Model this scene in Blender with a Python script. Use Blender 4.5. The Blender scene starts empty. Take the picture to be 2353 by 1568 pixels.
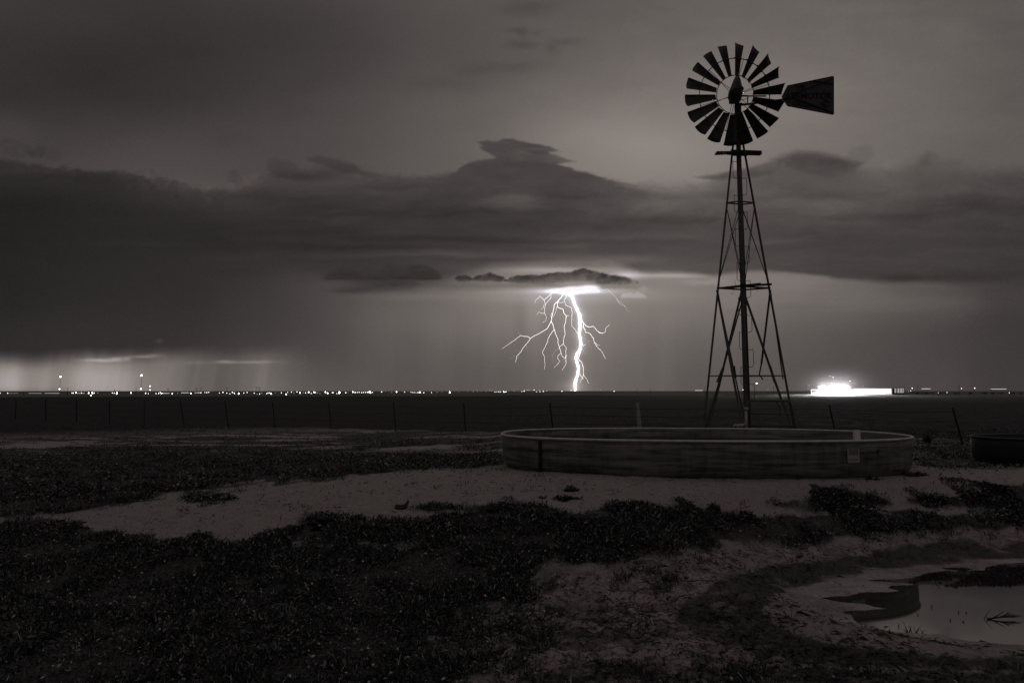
import bpy, math, random
import numpy as np
from mathutils import Vector, Matrix
S = bpy.context.scene
COL = S.collection
random.seed(7)
RNG = np.random.default_rng(7)

# ---------------------------------------------------------------- camera
CAM_Z = 1.43
FPX, CU, CV = 1568.0, 1176.0, 784.0          # the plate is measured on a 2352 x 1568 grid
TH = math.atan(114.0/FPX)                     # camera pitched up: horizon 114 px below centre
CT, ST = math.cos(TH), math.sin(TH)
cam_d = bpy.data.cameras.new('camera'); cam = bpy.data.objects.new('camera', cam_d); COL.objects.link(cam)
cam_d.sensor_width = 36.0; cam_d.lens = 24.0; cam_d.clip_start = 0.05; cam_d.clip_end = 90000
cam.location = (0, 0, CAM_Z); cam.rotation_euler = (math.pi/2 + TH, 0, 0)
S.camera = cam
S.render.resolution_x = 1024; S.render.resolution_y = 682

# ---------------------------------------------------------------- world: the last light of a moonless dusk (mostly hidden by cloud)
W = bpy.data.worlds.new('World'); S.world = W; W.use_nodes = True
wn = W.node_tree.nodes; wl = W.node_tree.links
wsky = wn.new('ShaderNodeTexSky'); wsky.sky_type = 'NISHITA'; wsky.sun_disc = False
wsky.sun_elevation = math.radians(1.0); wsky.sun_rotation = math.radians(200)
wn['Background'].inputs['Strength'].default_value = 0.05
wl.new(wsky.outputs[0], wn['Background'].inputs['Color'])
S.view_settings.view_transform = 'Standard'; S.view_settings.look = 'None'
S.view_settings.exposure = 0.0; S.view_settings.gamma = 1.0
S.view_settings.use_curve_mapping = False

# ---------------------------------------------------------------- geometry of the view
def at(u, v, y):
    """world point on the sight line of plate point (u, v) at distance y"""
    a = (u-CU)/FPX; b = (CV-v)/FPX
    dy = CT - b*ST; dz = ST + b*CT
    t = y/dy
    return Vector((a*t, y, CAM_Z + dz*t))
def proj(x, y, z):
    zz = z - CAM_Z
    d = y*CT + zz*ST
    d = np.maximum(d, 1e-3)
    return CU + FPX*x/d, CV - FPX*(zz*CT - y*ST)/d
def on_plane(u, v, z):
    a = (u-CU)/FPX; b = (CV-v)/FPX
    dy = CT - b*ST; dz = ST + b*CT
    t = (z-CAM_Z)/dz
    return (a*t, dy*t)

# ---------------------------------------------------------------- noise
def _h(ix, iy, seed):
    n = (ix.astype(np.int64)*374761393 + iy.astype(np.int64)*668265263 + seed*1442695041) & 0xffffffff
    n = ((n ^ (n >> 13))*1274126177) & 0xffffffff
    n = (n ^ (n >> 16)) & 0xffffffff
    return n.astype(np.float64)/4294967295.0
def vnoise(x, y, seed=0):
    x = np.asarray(x, float); y = np.asarray(y, float)
    ix = np.floor(x); iy = np.floor(y); fx = x-ix; fy = y-iy
    fx = fx*fx*fx*(fx*(fx*6-15)+10); fy = fy*fy*fy*(fy*(fy*6-15)+10)
    a = _h(ix, iy, seed); b = _h(ix+1, iy, seed); c = _h(ix, iy+1, seed); d = _h(ix+1, iy+1, seed)
    return (a*(1-fx)+b*fx)*(1-fy) + (c*(1-fx)+d*fx)*fy
def fbm(x, y, oct=4, seed=0, gain=.5):
    s = 0; a = 1.0; t = 0
    for k in range(oct):
        ca, sa = math.cos(.6*k), math.sin(.6*k)
        s = s + a*(vnoise((x*ca-y*sa)*2**k, (x*sa+y*ca)*2**k, seed+k*17)*2-1); t += a; a *= gain
    return s/t
def fbs(x, y, oct=4, seed=0, gain=.5):      # unrotated: keeps stretched streaks horizontal
    s = 0; a = 1.0; t = 0
    for k in range(oct):
        s = s + a*(vnoise(x*2**k, y*2**k, seed+k*17)*2-1); t += a; a *= gain
    return s/t
def sst(a, b, x):
    t = np.clip((x-a)/(b-a), 0, 1); return t*t*(3-2*t)
# ---------------------------------------------------------------- storm sky: brightness of each direction of the dome
UP = [(0,0,56),(300,0,56),(600,0,61),(780,0,68),(950,0,77),(1100,0,82),(1300,0,86),(1500,0,92),(1700,0,95),(1900,0,93),(2100,0,91),(2352,0,92),
 (0,130,53),(300,130,52),(600,130,56),(780,130,65),(950,130,74),(1100,130,82),(1300,130,92),(1500,130,101),(1700,130,108),(1900,130,107),(2100,130,101),(2352,130,91),
 (0,260,51),(200,260,51),(400,260,56),(600,260,61),(780,260,69),(950,260,80),(1100,260,92),(1300,260,106),(1500,260,116),(1700,260,121),(1900,260,116),(2100,260,105),(2352,260,91),
 (0,315,64),(120,330,56),(250,345,60),(420,330,61),(600,330,70),(780,330,80),(950,330,89),(1080,330,97),(1300,320,115),(1430,320,125),(1600,330,121),(1800,330,117),(2000,330,108),(2352,330,92),
 (60,350,74),(160,365,72),(280,375,80),(350,380,84),(430,400,82),(500,412,78),(560,380,70),(620,350,68),(700,350,78),(1400,390,122),(1500,400,122),(1650,390,112),(1900,350,104),(2200,350,92)]
MID = [(0,400,48),(0,440,34),(200,400,44),(200,450,40),(400,450,48),(600,400,66),(600,450,56),(800,400,72),(800,450,60),(1000,420,66),(1000,460,60),(1180,350,70),(1200,440,68),(1400,430,76),(1400,470,64),(1550,450,92),(1620,480,82),
 (1750,420,88),(1900,380,78),(1950,430,82),(2100,430,80),(2250,390,76),(2352,430,66),(0,510,34),(200,500,37),(400,510,40),(600,500,46),(800,500,48),(1000,510,56),(1200,510,58),(1400,510,62),(1560,510,62),(1700,500,72),(1900,480,78),(2000,540,64),(2200,500,62),(2352,500,56),
 (0,560,35),(200,560,38),(400,560,41),(600,565,44),(800,570,45),(1000,560,56),(1200,570,62),(1400,570,70),(1560,560,72),(1700,560,68),(1900,580,64),(2100,590,62),(2352,580,56),
 (0,620,36),(200,620,42),(400,620,45),(600,610,52),(740,610,60),(900,600,58),(1050,600,72),(1250,605,84),(1400,610,92),(1600,610,80),(1800,620,72),(2000,640,66),(2200,640,62),(2352,630,54)]
LOW = [(0,640,37),(200,650,43),(400,660,46),(600,660,54),(740,660,70),(850,655,80),(950,660,88),(1050,655,100),(1150,670,122),(1300,660,130),(1480,650,128),(1600,650,122),(1700,650,116),(1850,670,112),(2000,680,98),(2150,680,82),(2352,670,64),
 (0,720,40),(200,720,45),(400,720,48),(600,720,57),(740,720,72),(900,720,96),(1000,720,103),(1100,720,110),(1170,720,112),(1220,720,122),(1400,720,116),(1550,720,116),(1700,720,106),(1900,720,92),(2100,720,75),(2352,720,58),
 (0,785,44),(150,785,48),(300,785,49),(450,785,52),(600,785,60),(740,785,71),(900,785,90),(1100,785,99),(1250,785,104),(1400,785,104),(1600,785,98),(1800,785,88),(2000,785,76),(2200,785,66),(2352,785,57),
 (740,830,74),(900,830,85),(1100,830,90),(1400,830,97),(1700,830,87),(1900,830,80),(2100,830,71),(2352,830,59),
 (740,880,86),(900,880,82),(1100,880,84),(1250,880,94),(1400,880,93),(1700,880,85),(1900,880,80),(2100,880,72),(2352,880,61),(600,830,72),(600,880,95)]
def field(pts, u, v, sx=95., sy=42.):
    num = np.zeros_like(u); den = np.zeros_like(u)+1e-12
    for (pu, pv, g) in pts:
        d2 = ((u-pu)/sx)**2 + ((v-pv)/sy)**2
        w = np.exp(-.5*d2) + 1e-3/(1+d2)**3
        num += w*g; den += w
    return num/den
def sdist(P, x, y):
    d = np.full(x.shape, 1e9); ins = np.zeros(x.shape, bool)
    for (x0, y0), (x1, y1) in zip(P, P[1:]+P[:1]):
        dx, dy = x1-x0, y1-y0
        t = np.clip(((x-x0)*dx+(y-y0)*dy)/(dx*dx+dy*dy+1e-12), 0, 1)
        d = np.minimum(d, (x-x0-t*dx)**2+(y-y0-t*dy)**2)
        if y0 != y1:
            c = (y >= min(y0, y1)) & (y < max(y0, y1))
            ins ^= c & (x < x0+(y-y0)*(x1-x0)/(y1-y0))
    d = np.sqrt(d)
    return np.where(ins, -d, d)
def shape(P, u, v, soft, w=1.0):
    """soft-edged outline, only evaluated near itself"""
    xs = [p[0] for p in P]; ys = [p[1] for p in P]
    near = (u > min(xs)-60) & (u < max(xs)+60) & (v > min(ys)-60) & (v < max(ys)+60)
    out = np.zeros(u.shape)
    if near.any():
        sd = sdist(P, u[near], v[near])
        out[near] = sst(soft*.6, -soft, sd)
    return out*w
def bell(u, v, cu, cv, ru, rv, p=1.0):
    return np.exp(-(((u-cu)/ru)**2 + ((v-cv)/rv)**2)**p)
def lerp(a, b, t): return a*(1-t) + b*t
BOLT = [(815,378),(868,410),(893,490),(921,560),(958,625),(957,700),(960,760),(950,830),(962,900),(968,960),(958,1020),(925,1060),(910,1110),(925,1160),(942,1220),(930,1300),(912,1360),(902,1420),(903,1478)]
def bolt_uv(p): return (1137.2+.2035*p[0], 596.3+.2035*p[1])
def sky_grey(u, v):
    u = np.asarray(u, float); v = np.asarray(v, float)
    # slow warps give cloud edges their fray
    wu = 26*fbm(u/120, v/60, 4, 11); wv = 11*fbm(u/90, v/45, 4, 23)
    fu = 9*fbm(u/26, v/15, 3, 31); fv = 4.5*fbm(u/30, v/14, 3, 37)
    g = field(UP, u, v, 120, 62)
    g = g + 13*bell(u, v, 1530, 345, 170, 75) + 6*bell(u, v, 1330, 300, 160, 60) - 5*bell(u, v, 2352, 60, 300, 200) - 6*bell(u, v, 300, 180, 420, 110)
    # faint high scraps
    U = u+wu*.6+fu; V = v+wv*.7+fv
    for (cu, cv, ru, rv, d) in ((1210,18,62,20,-11),(1185,68,26,7,-9),(1207,78,14,12,-10),(1243,76,18,9,-8),(1205,105,34,9,-9),(1275,115,18,12,-9),(1305,97,34,8,-9),
                                (1100,160,60,14,-6),(1190,155,60,10,-6),(980,200,60,10,-3),(1050,190,80,20,-4),(700,55,160,40,-2),(520,320,60,20,-3),(1990,20,120,14,5),(2080,50,90,12,4)):
        g = g + d*bell(U, V, cu, cv, ru, rv)
    g = g + 1.6*fbs(u/420+v/900, v/110, 4, 51)
    # left-hand grey puffs against the pale gap
    for (cu, cv, r, d) in ((125,357,22,-5),(20,300,60,6)):
        g = g + .75*d*sst(1.5, .35, np.hypot((U-cu)/r, (V-cv)/(r*.75)))
    # main cloud deck ------------------------------------------------
    m = field(MID, u, v, 95, 34)
    tu = [-60,0,60,140,215,300,345,400,470,520,575,620,680,760,800,850,900,980,1020,1060,1110,1150,1200,1270,1330,1400,1460,1520,1600,1650,1700,1760,1830,1900,1950,2000,2060,2120,2180,2250,2420]
    tv = [352,360,372,381,388,392,400,412,424,420,405,388,362,366,377,392,397,399,396,380,366,368,372,376,394,412,420,428,420,404,388,376,362,364,372,386,384,370,372,378,382]
    ts = [10,7,5,5,5,5,8,8,10,12,14,12,8,8,8,7,6,6,5,5,6,6,6,6,8,9,12,16,16,10,9,8,8,8,12,18,18,18,18,18,18]
    n8 = fbm(u/13, v/8, 3, 83)
    top = np.interp(u+wu*.5+fu*1.2, tu, tv) + wv*.55 + fv*1.5 + 2.2*n8 - 3.5*np.abs(fbm(u/34, v/30, 3, 84))*2*sst(260, 330, u)*sst(1000, 900, u)
    soft = np.interp(u, tu, ts)
    m = m + (20*sst(240, 340, u)*sst(640, 540, u) + 7)*np.exp(-np.clip(v-top, 0, 300)/24)*(1+.6*n8)
    M = sst(-soft, soft*1.9, v-top)
    g = lerp(g, m, M)
    # wind-torn tower over the middle of the deck
    n3 = fbs(u/46, v/7, 4, 77); n4 = fbm(u/16, v/9, 3, 78)
    tower = [(1040,410),(1052,388),(1062,380),(1078,372),(1098,368),(1122,365),(1138,362),(1120,352),(1106,344),(1101,337),(1107,333),(1096,326),(1116,323),(1142,322),(1165,318),(1186,321),(1204,326),(1232,331),(1262,337),(1292,350),(1276,349),(1262,348),
             (1280,354),(1302,363),(1322,371),(1304,373),(1288,375),(1302,383),(1322,392),(1350,398),(1380,405),(1405,416),(1460,425),(1460,470),(1040,470)]
    A = shape(tower, u+fu*.6+8*n3*sst(1120, 1200, u)+3*n3, v+fv*.5+1.6*n4, 4.4)
    A = A*(1-.45*sst(1225, 1325, u+20*n3)*sst(388, 366, v))
    A = A*sst(440, 405, v)
    g = lerp(g, 70 + 7*n3*sst(400, 330, v) + 5*fbm(u/50+wu/40, v/14, 4, 79) + 4*sst(370, 330, v)*sst(1180, 1280, u) - 3*sst(350, 400, v), A*.97)
    # heaped heads along the left of the deck
    heads = [(616,392),(614,378),(620,366),(634,362),(648,366),(662,363),(674,372),(690,386),(712,400),(728,409),(700,416),(660,412),(630,404)]
    H = shape(heads, u+fu*.8, v+fv*.8, 8)
    g = lerp(g, 62+3*n4+.10*(400-v), H*.8)
    ledge = [(700,360),(730,358),(770,364),(808,376),(842,392),(880,404),(850,408),(805,400),(770,392),(740,380),(706,370)]
    g = lerp(g, 60+3*n4, shape(ledge, u+fu*.8, v+fv*.7, 7)*.75)
    for P_, val, sf, w_ in (([(520,404),(528,392),(540,389),(548,398),(556,408),(560,418),(540,424),(522,420)], 64, 6, .6),
                            ([(0,318),(26,316),(48,322),(66,334),(76,348),(72,358),(40,364),(0,360)], 60, 7, .7), ([(60,352),(72,340),(90,332),(106,338),(108,352),(100,362),(70,362)], 54, 6, .65), ([(150,350),(170,338),(196,342),(206,356),(180,364),(152,362)], 66, 8, .4),
                            ([(1586,407),(1620,402),(1660,397),(1700,388),(1740,380),(1790,368),(1800,390),(1740,410),(1660,416),(1610,412)], 80, 6, .75),
                            ([(1770,364),(1800,354),(1830,346),(1870,348),(1900,354),(1940,362),(1985,374),(1960,396),(1900,410),(1850,400),(1800,384)], 70, 13, .75),
                            ([(1940,362),(1960,338),(1985,330),(2004,338),(2006,356),(1990,370),(1960,374)], 92, 9, .5),
                            ([(2105,376),(2112,356),(2130,346),(2150,352),(2160,366),(2190,362),(2220,370),(2200,384),(2130,388)], 84, 10, .6),
                            ([(1470,424),(1500,418),(1530,426),(1560,432),(1600,428),(1640,420),(1660,436),(1600,450),(1520,446),(1480,440)], 96, 12, .5)):
        g = lerp(g, val+4*n4, shape(P_, u+fu*.9, v+fv*.8, sf)*w_)
    # inner modelling of the deck
    dk = sst(395, 440, v)*sst(650, 610, v)
    g = g + dk*8.5*fbs(u/260+wu/90, (v+u*.02)/24+wv/26, 6, 91, .6)*sst(200, 800, u)
    g = g + dk*8.5*fbm(u/80+wu/60, v/26+wv/30, 5, 95, .6)*sst(300, 1300, u)*sst(560, 480, v)
    g = g + dk*1.5*fbm(u/120, v/40, 4, 96)
    for (cu, cv, ru, rv, d) in ((1170,467,80,16,13),(1030,445,70,8,-5),(1300,450,80,9,-6),(1100,490,160,9,-6),(1220,455,60,8,7),(760,395,70,12,-7),(700,385,45,12,5),(690,405,70,9,-6),(830,400,40,8,7),
                                (900,430,120,8,-4),(700,455,120,9,-4),(1560,505,140,11,-11),(1500,470,60,14,8),(1870,362,55,13,-9),(1930,372,40,9,-9),(1720,398,80,7,-6),(1650,407,60,5,-8),(1800,420,90,16,-4),(1990,450,130,10,-3),
                                (2030,415,60,18,5),(2130,372,26,14,-6),(2040,380,20,14,5),(1850,470,130,9,6),(1990,500,150,10,-5),(2250,470,90,16,-4),(1900,520,160,9,-3),(2100,545,200,8,3),(1750,555,110,10,6),(1560,540,100,10,7),
                                (60,395,90,8,3),(120,410,120,7,-3),(330,560,150,6,3),(60,470,130,26,-3),(1620,420,60,18,10),(1530,450,60,18,6),(1340,575,160,8,-7),(1000,548,220,6,-8),(1040,582,180,6,6),
                                (900,567,220,6,-9),(1240,555,200,6,-8),(1450,545,160,8,5),(1180,596,120,5,-9),(1330,612,110,5,-10),(1400,596,140,10,13),(880,585,110,5,7),(760,590,80,8,4)):
        g = g + d*bell(u+wu, v+wv*.6, cu, cv, ru, rv)
    # underside and the lit curtain of rain ---------------------------
    l = field(LOW, u, v, 80, 36)
    bu = [-60,200,400,560,660,740,820,900,1000,1130,1200,1400,1470,1560,1640,1700,1760,1850,1920,1990,2050,2120,2220,2352,2420]
    bv = [690,690,680,650,625,640,650,655,646,614,608,606,626,622,632,624,622,630,640,644,650,640,652,650,652]
    bs = [60,60,60,50,40,24,12,10,16,22,22,18,8,8,8,8,7,5,6,9,14,22,28,34,34]
    bot = np.interp(u+wu*.3, bu, bv)+wv*.35+fv*.3
    bsf = np.interp(u, bu, bs)
    L = sst(-bsf, bsf, v-bot)
    g = lerp(g, l, L)
    # grey shelf beneath the dark bank, left of the stroke
    g = g + -16*sst(1000,930,u)*sst(740,800,u)*bell(u, v+wv*.3, 880, 662, 140, 10) - 9*bell(u+wu, v+fv, 1020, 655, 120, 7) + 7*bell(u, v, 1120, 672, 90, 3)
    g = g - 10*bell(u+wu, v+fv, 820, 668, 60, 5) + 8*bell(u, v+fv, 960, 682, 120, 9)
    g = g - 13*bell(u+wu*.5, v, 2090, 640, 75, 8) - 7*bell(u+wu*.5, v, 2200, 636, 130, 14) + 8*bell(u+wu*.4, v+fv, 2060, 700, 150, 22) + 5*bell(u+wu*.4,v+fv,1800,660,90,20)
    g = g + 4*fbs(u/150+wu/60, v/16, 4, 61)*sst(600,640,v)*sst(745,700,v)*sst(1500,1700,u)
    # long flat dark bank with a frayed top (left) and lumpy bank (over the stroke)
    t1 = np.interp(u+fu*.5, [735,760,800,850,900,950,985,1005,1025],[634,622,612,607,606,605,611,622,634]) + fv*.6
    t1 = t1+2.5*n4-2*np.abs(fbm(u/17, v/12, 3, 14))*3
    K = sst(-3,8,v-t1)*sst(645,640,v+fv*.25)*sst(733,748,u+(645-v)*-.4)*sst(1022,1002,u)
    g = lerp(g, 47+7*fbm(u/30+fu/30, v/9, 4, 13, .6)+ sst(640,615,v)*7, K*.9)
    pu = [1044,1050,1064,1078,1084,1096,1110,1124,1140,1156,1164,1172,1190,1210,1232,1252,1275,1300,1318,1330,1344,1356,1372,1390,1410,1430,1448,1462,1470]
    pt = [646,634,630,634,640,632,629,625,630,634,641,634,631,630,631,626,624,624,622,619,619,621,625,628,633,634,638,643,650]
    pb = [646,646,648,647,644,647,647,646,647,647,646,649,651,652,653,654,653,650,649,648,647,649,653,655,656,656,656,655,651]
    pt = [a_+b_ for a_, b_ in zip(pt, [0,0,0,1,1,0,0,0,0,1,2,1,0,0,0,2,0,1,-2,-3,-4,-3,-3,-1,-1,0,-1,0,0])]; ptv = np.interp(u+fu*.15, pu, pt)-1.5; pbv = np.interp(u, pu, pb)+1.6*fbm(u/9, v/7, 3, 29)
    rg = np.random.default_rng(5); P = np.zeros(u.shape); pv = np.full(u.shape, 52.0)
    near = (u > 1030) & (u < 1490) & (v > 606) & (v < 668); un = u[near]+1.6*fbm(u[near]/7, v[near]/6, 3, 43); vn = v[near]+1.2*fbm(u[near]/6, v[near]/5, 3, 47)
    tb = np.interp(un, pu, pt)+3.0*fbm(un/24, un*0+3, 3, 48)+.5; bb0 = np.interp(un, pu, pb)
    Pn = sst(-3, 3.4, vn-tb-1)*sst(-4, 5, bb0-vn-1)*.84*sst(1040, 1052, un)*sst(1486, 1405, un)
    vv_ = 60 + 12*fbm(un/16, vn/8, 4, 45) + 30*sst(1400, 1475, un) + 26*sst(.35, 1.0, (vn-tb)/np.maximum(bb0-tb, 4))*sst(1190, 1260, un) + 3*fbm(un/6, vn/3, 2, 46)
    for k in range(210):
        cu = rg.uniform(1048, 1466); tt = np.interp(cu, pu, pt); bb = np.interp(cu, pu, pb); f = rg.uniform(0, 1)**.8 if k > 90 else rg.uniform(.0, .25)
        r_ = rg.uniform(2.6, 6.8)*(.6 if bb-tt < 14 else 1.0); cv = tt+r_*.75+(bb-tt-r_*1.3)*f
        q = np.hypot((un-cu)/(r_*1.35), (vn-cv)/(r_*.85)); a = sst(1.35, .35, q)*(.8 if f < .55 else .42)*(1-.6*max(0, (cu-1390)/80))
        val = 43+rg.uniform(-5, 12)+22*f+7*np.clip((vn-cv)/r_, -1, 1)+18*max(0, (cu-1390)/80)+7*math.exp(-((cu-1285)/38)**2)
        vv_ = vv_*(1-a)+val*a; Pn = Pn+(1-Pn)*a
    P[near] = Pn; pv[near] = vv_; P = P*sst(-3.0, 2.0, pbv-v+1.5)
    pv = pv + 14*sst(646, 656, v)*sst(1240, 1300, u)
    g = g - 22*bell(u, v+fv*.4, 1255, 656, 95, 5.5) - 12*bell(u, v, 1420, 660, 60, 4)
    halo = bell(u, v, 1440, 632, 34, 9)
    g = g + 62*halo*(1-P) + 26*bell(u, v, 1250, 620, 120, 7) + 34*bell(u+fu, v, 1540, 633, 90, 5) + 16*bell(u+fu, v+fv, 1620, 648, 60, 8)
    g = lerp(g, pv, P*.93)
    g = g + 10*bell(u+fu,v+fv,1330,612,70,6)*-1
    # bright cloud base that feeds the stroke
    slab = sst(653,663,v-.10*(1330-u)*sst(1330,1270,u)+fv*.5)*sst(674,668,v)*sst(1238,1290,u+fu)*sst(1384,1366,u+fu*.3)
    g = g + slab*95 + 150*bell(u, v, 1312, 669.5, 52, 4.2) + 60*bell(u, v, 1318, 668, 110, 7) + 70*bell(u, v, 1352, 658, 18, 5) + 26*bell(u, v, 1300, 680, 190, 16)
    # two pale scraps at the right of it
    st_ = np.interp(u+fu*.4, [1420,1428,1436,1450,1458,1466,1474,1482,1492],[684,676,672,671.5,674,671,672.5,677,685])+1.6*fbm(u/6, v/6, 2, 44)
    sc = sst(-1.5,1.5,v-st_)*sst(688,681,v+fv*.3)*sst(1420,1428,u+fu*.5)*sst(1492,1481,u+fu*.5)
    g = g + 26*sc + 16*bell(u+fu*.4, v, 1478, 661, 9, 5)
    # glow round the stroke, painted into the dome colour
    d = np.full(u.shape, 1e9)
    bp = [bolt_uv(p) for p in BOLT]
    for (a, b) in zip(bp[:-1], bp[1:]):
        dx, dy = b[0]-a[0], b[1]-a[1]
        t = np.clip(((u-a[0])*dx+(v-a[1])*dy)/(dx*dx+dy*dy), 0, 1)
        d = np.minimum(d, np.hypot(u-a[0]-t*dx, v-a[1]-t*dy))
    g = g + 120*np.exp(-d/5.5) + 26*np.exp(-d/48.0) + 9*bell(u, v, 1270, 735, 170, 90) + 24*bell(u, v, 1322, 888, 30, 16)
    # rain shafts
    low = sst(690, 760, v)
    rain = fbs(u/34+v/900, v/700, 4, 71)
    g = g + low*3.2*rain*sst(700,900,u)*sst(1800,1500,u) + 9*bell(u+.1*(v-740), v, 1228, 705, 30, 45) - 8*bell(u, v, 1196, 740, 16, 60) - 5*bell(u,v,1255,745,12,50)
    # the gap in the storm low on the left
    G = sst(792, 842, v+12*fbs(u/75+v/400, v/300, 4, 81)-8*sst(250,0,u))*sst(800, 540, u)
    lg = np.interp(u, [0,30,70,120,160,215,270,310,360,430,500,560,610,680,760],[150,164,142,134,148,174,164,134,124,102,94,102,110,94,84])
    sl_ = u+.22*(v-840)
    lg = lg + 12*fbs(sl_/38, v/300, 3, 83, .5) + 10*bell(u,v,10,880,40,25) - 14*sst(885,898,v)*sst(330,100,u)
    lg = lg*(1-.18*sst(870,820,v)*sst(420,300,u))
    g = lerp(g, lg, G*.92)
    for (cu, cv, ru, rv, dd) in ((232,827,44,3.6,52),(268,823,18,4,40),(293,823,8,4,34),(330,819,30,3,40),(352,815,20,3,22),(366,783,9,5,14),(516,830,20,3.5,34),(560,832,54,3.0,26),(610,830,40,2.5,12),(455,832,30,4,10)):
        g = g + dd*bell(u+fu*.3, v+fv*.25, cu, cv, ru, rv)
    g = g + 4.5*fbm(u/170+wu/50, v/70+wv/40, 5, 97, .55)*sst(400, 250, v)*sst(900, 1300, u) + 3.0*fbm(u/200, v/80, 4, 98)*sst(400, 250, v)
    g = g + np.random.default_rng(3).normal(0, .9, g.shape)
    return np.clip(g, 6, 255)
def grey_rgb(g):
    """grey level -> slightly warm toned linear colour"""
    s = g/255.0
    hot = sst(128, 200, g)
    md = sst(60, 100, g)*(1-hot)
    rgb = np.stack([s*lerp(1.05, .99, hot), s*(lerp(.970, .965, hot)+.018*md), s*(lerp(.968, .995, hot)-.018*md)], -1)
    rgb = np.clip(rgb, 0, 1)
    lin = np.where(rgb <= .04045, rgb/12.92, ((rgb+.055)/1.055)**2.4)
    return lin
# ---------------------------------------------------------------- object helpers
def tag(o, label=None, cat=None, group=None, kind=None):
    if label: o['label'] = label
    if cat: o['category'] = cat
    if group: o['group'] = group
    if kind: o['kind'] = kind
    return o
def empty(name, loc, rz=0):
    o = bpy.data.objects.new(name, None); COL.objects.link(o)
    o.location = loc; o.rotation_euler = (0, 0, rz); o.empty_display_size = .2
    return o
def npmesh(name, V, Fv, k, mat, smooth=False):
    """mesh from arrays; faces of constant size k"""
    me = bpy.data.meshes.new(name)
    V = np.ascontiguousarray(V, np.float32); Fv = np.ascontiguousarray(Fv, np.int32).ravel()
    n = len(Fv)//k
    me.vertices.add(len(V)); me.vertices.foreach_set('co', V.ravel())
    me.loops.add(len(Fv)); me.loops.foreach_set('vertex_index', Fv)
    me.polygons.add(n); me.polygons.foreach_set('loop_start', np.arange(n, dtype=np.int32)*k)
    try: me.polygons.foreach_set('loop_total', np.full(n, k, np.int32))
    except Exception: pass
    if smooth: me.polygons.foreach_set('use_smooth', np.ones(n, bool))
    me.update(calc_edges=True)
    me.materials.append(mat)
    return me
def link(name, me, parent=None):
    o = bpy.data.objects.new(name, me); COL.objects.link(o)
    if parent is not None:
        o.parent = parent
    return o
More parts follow.
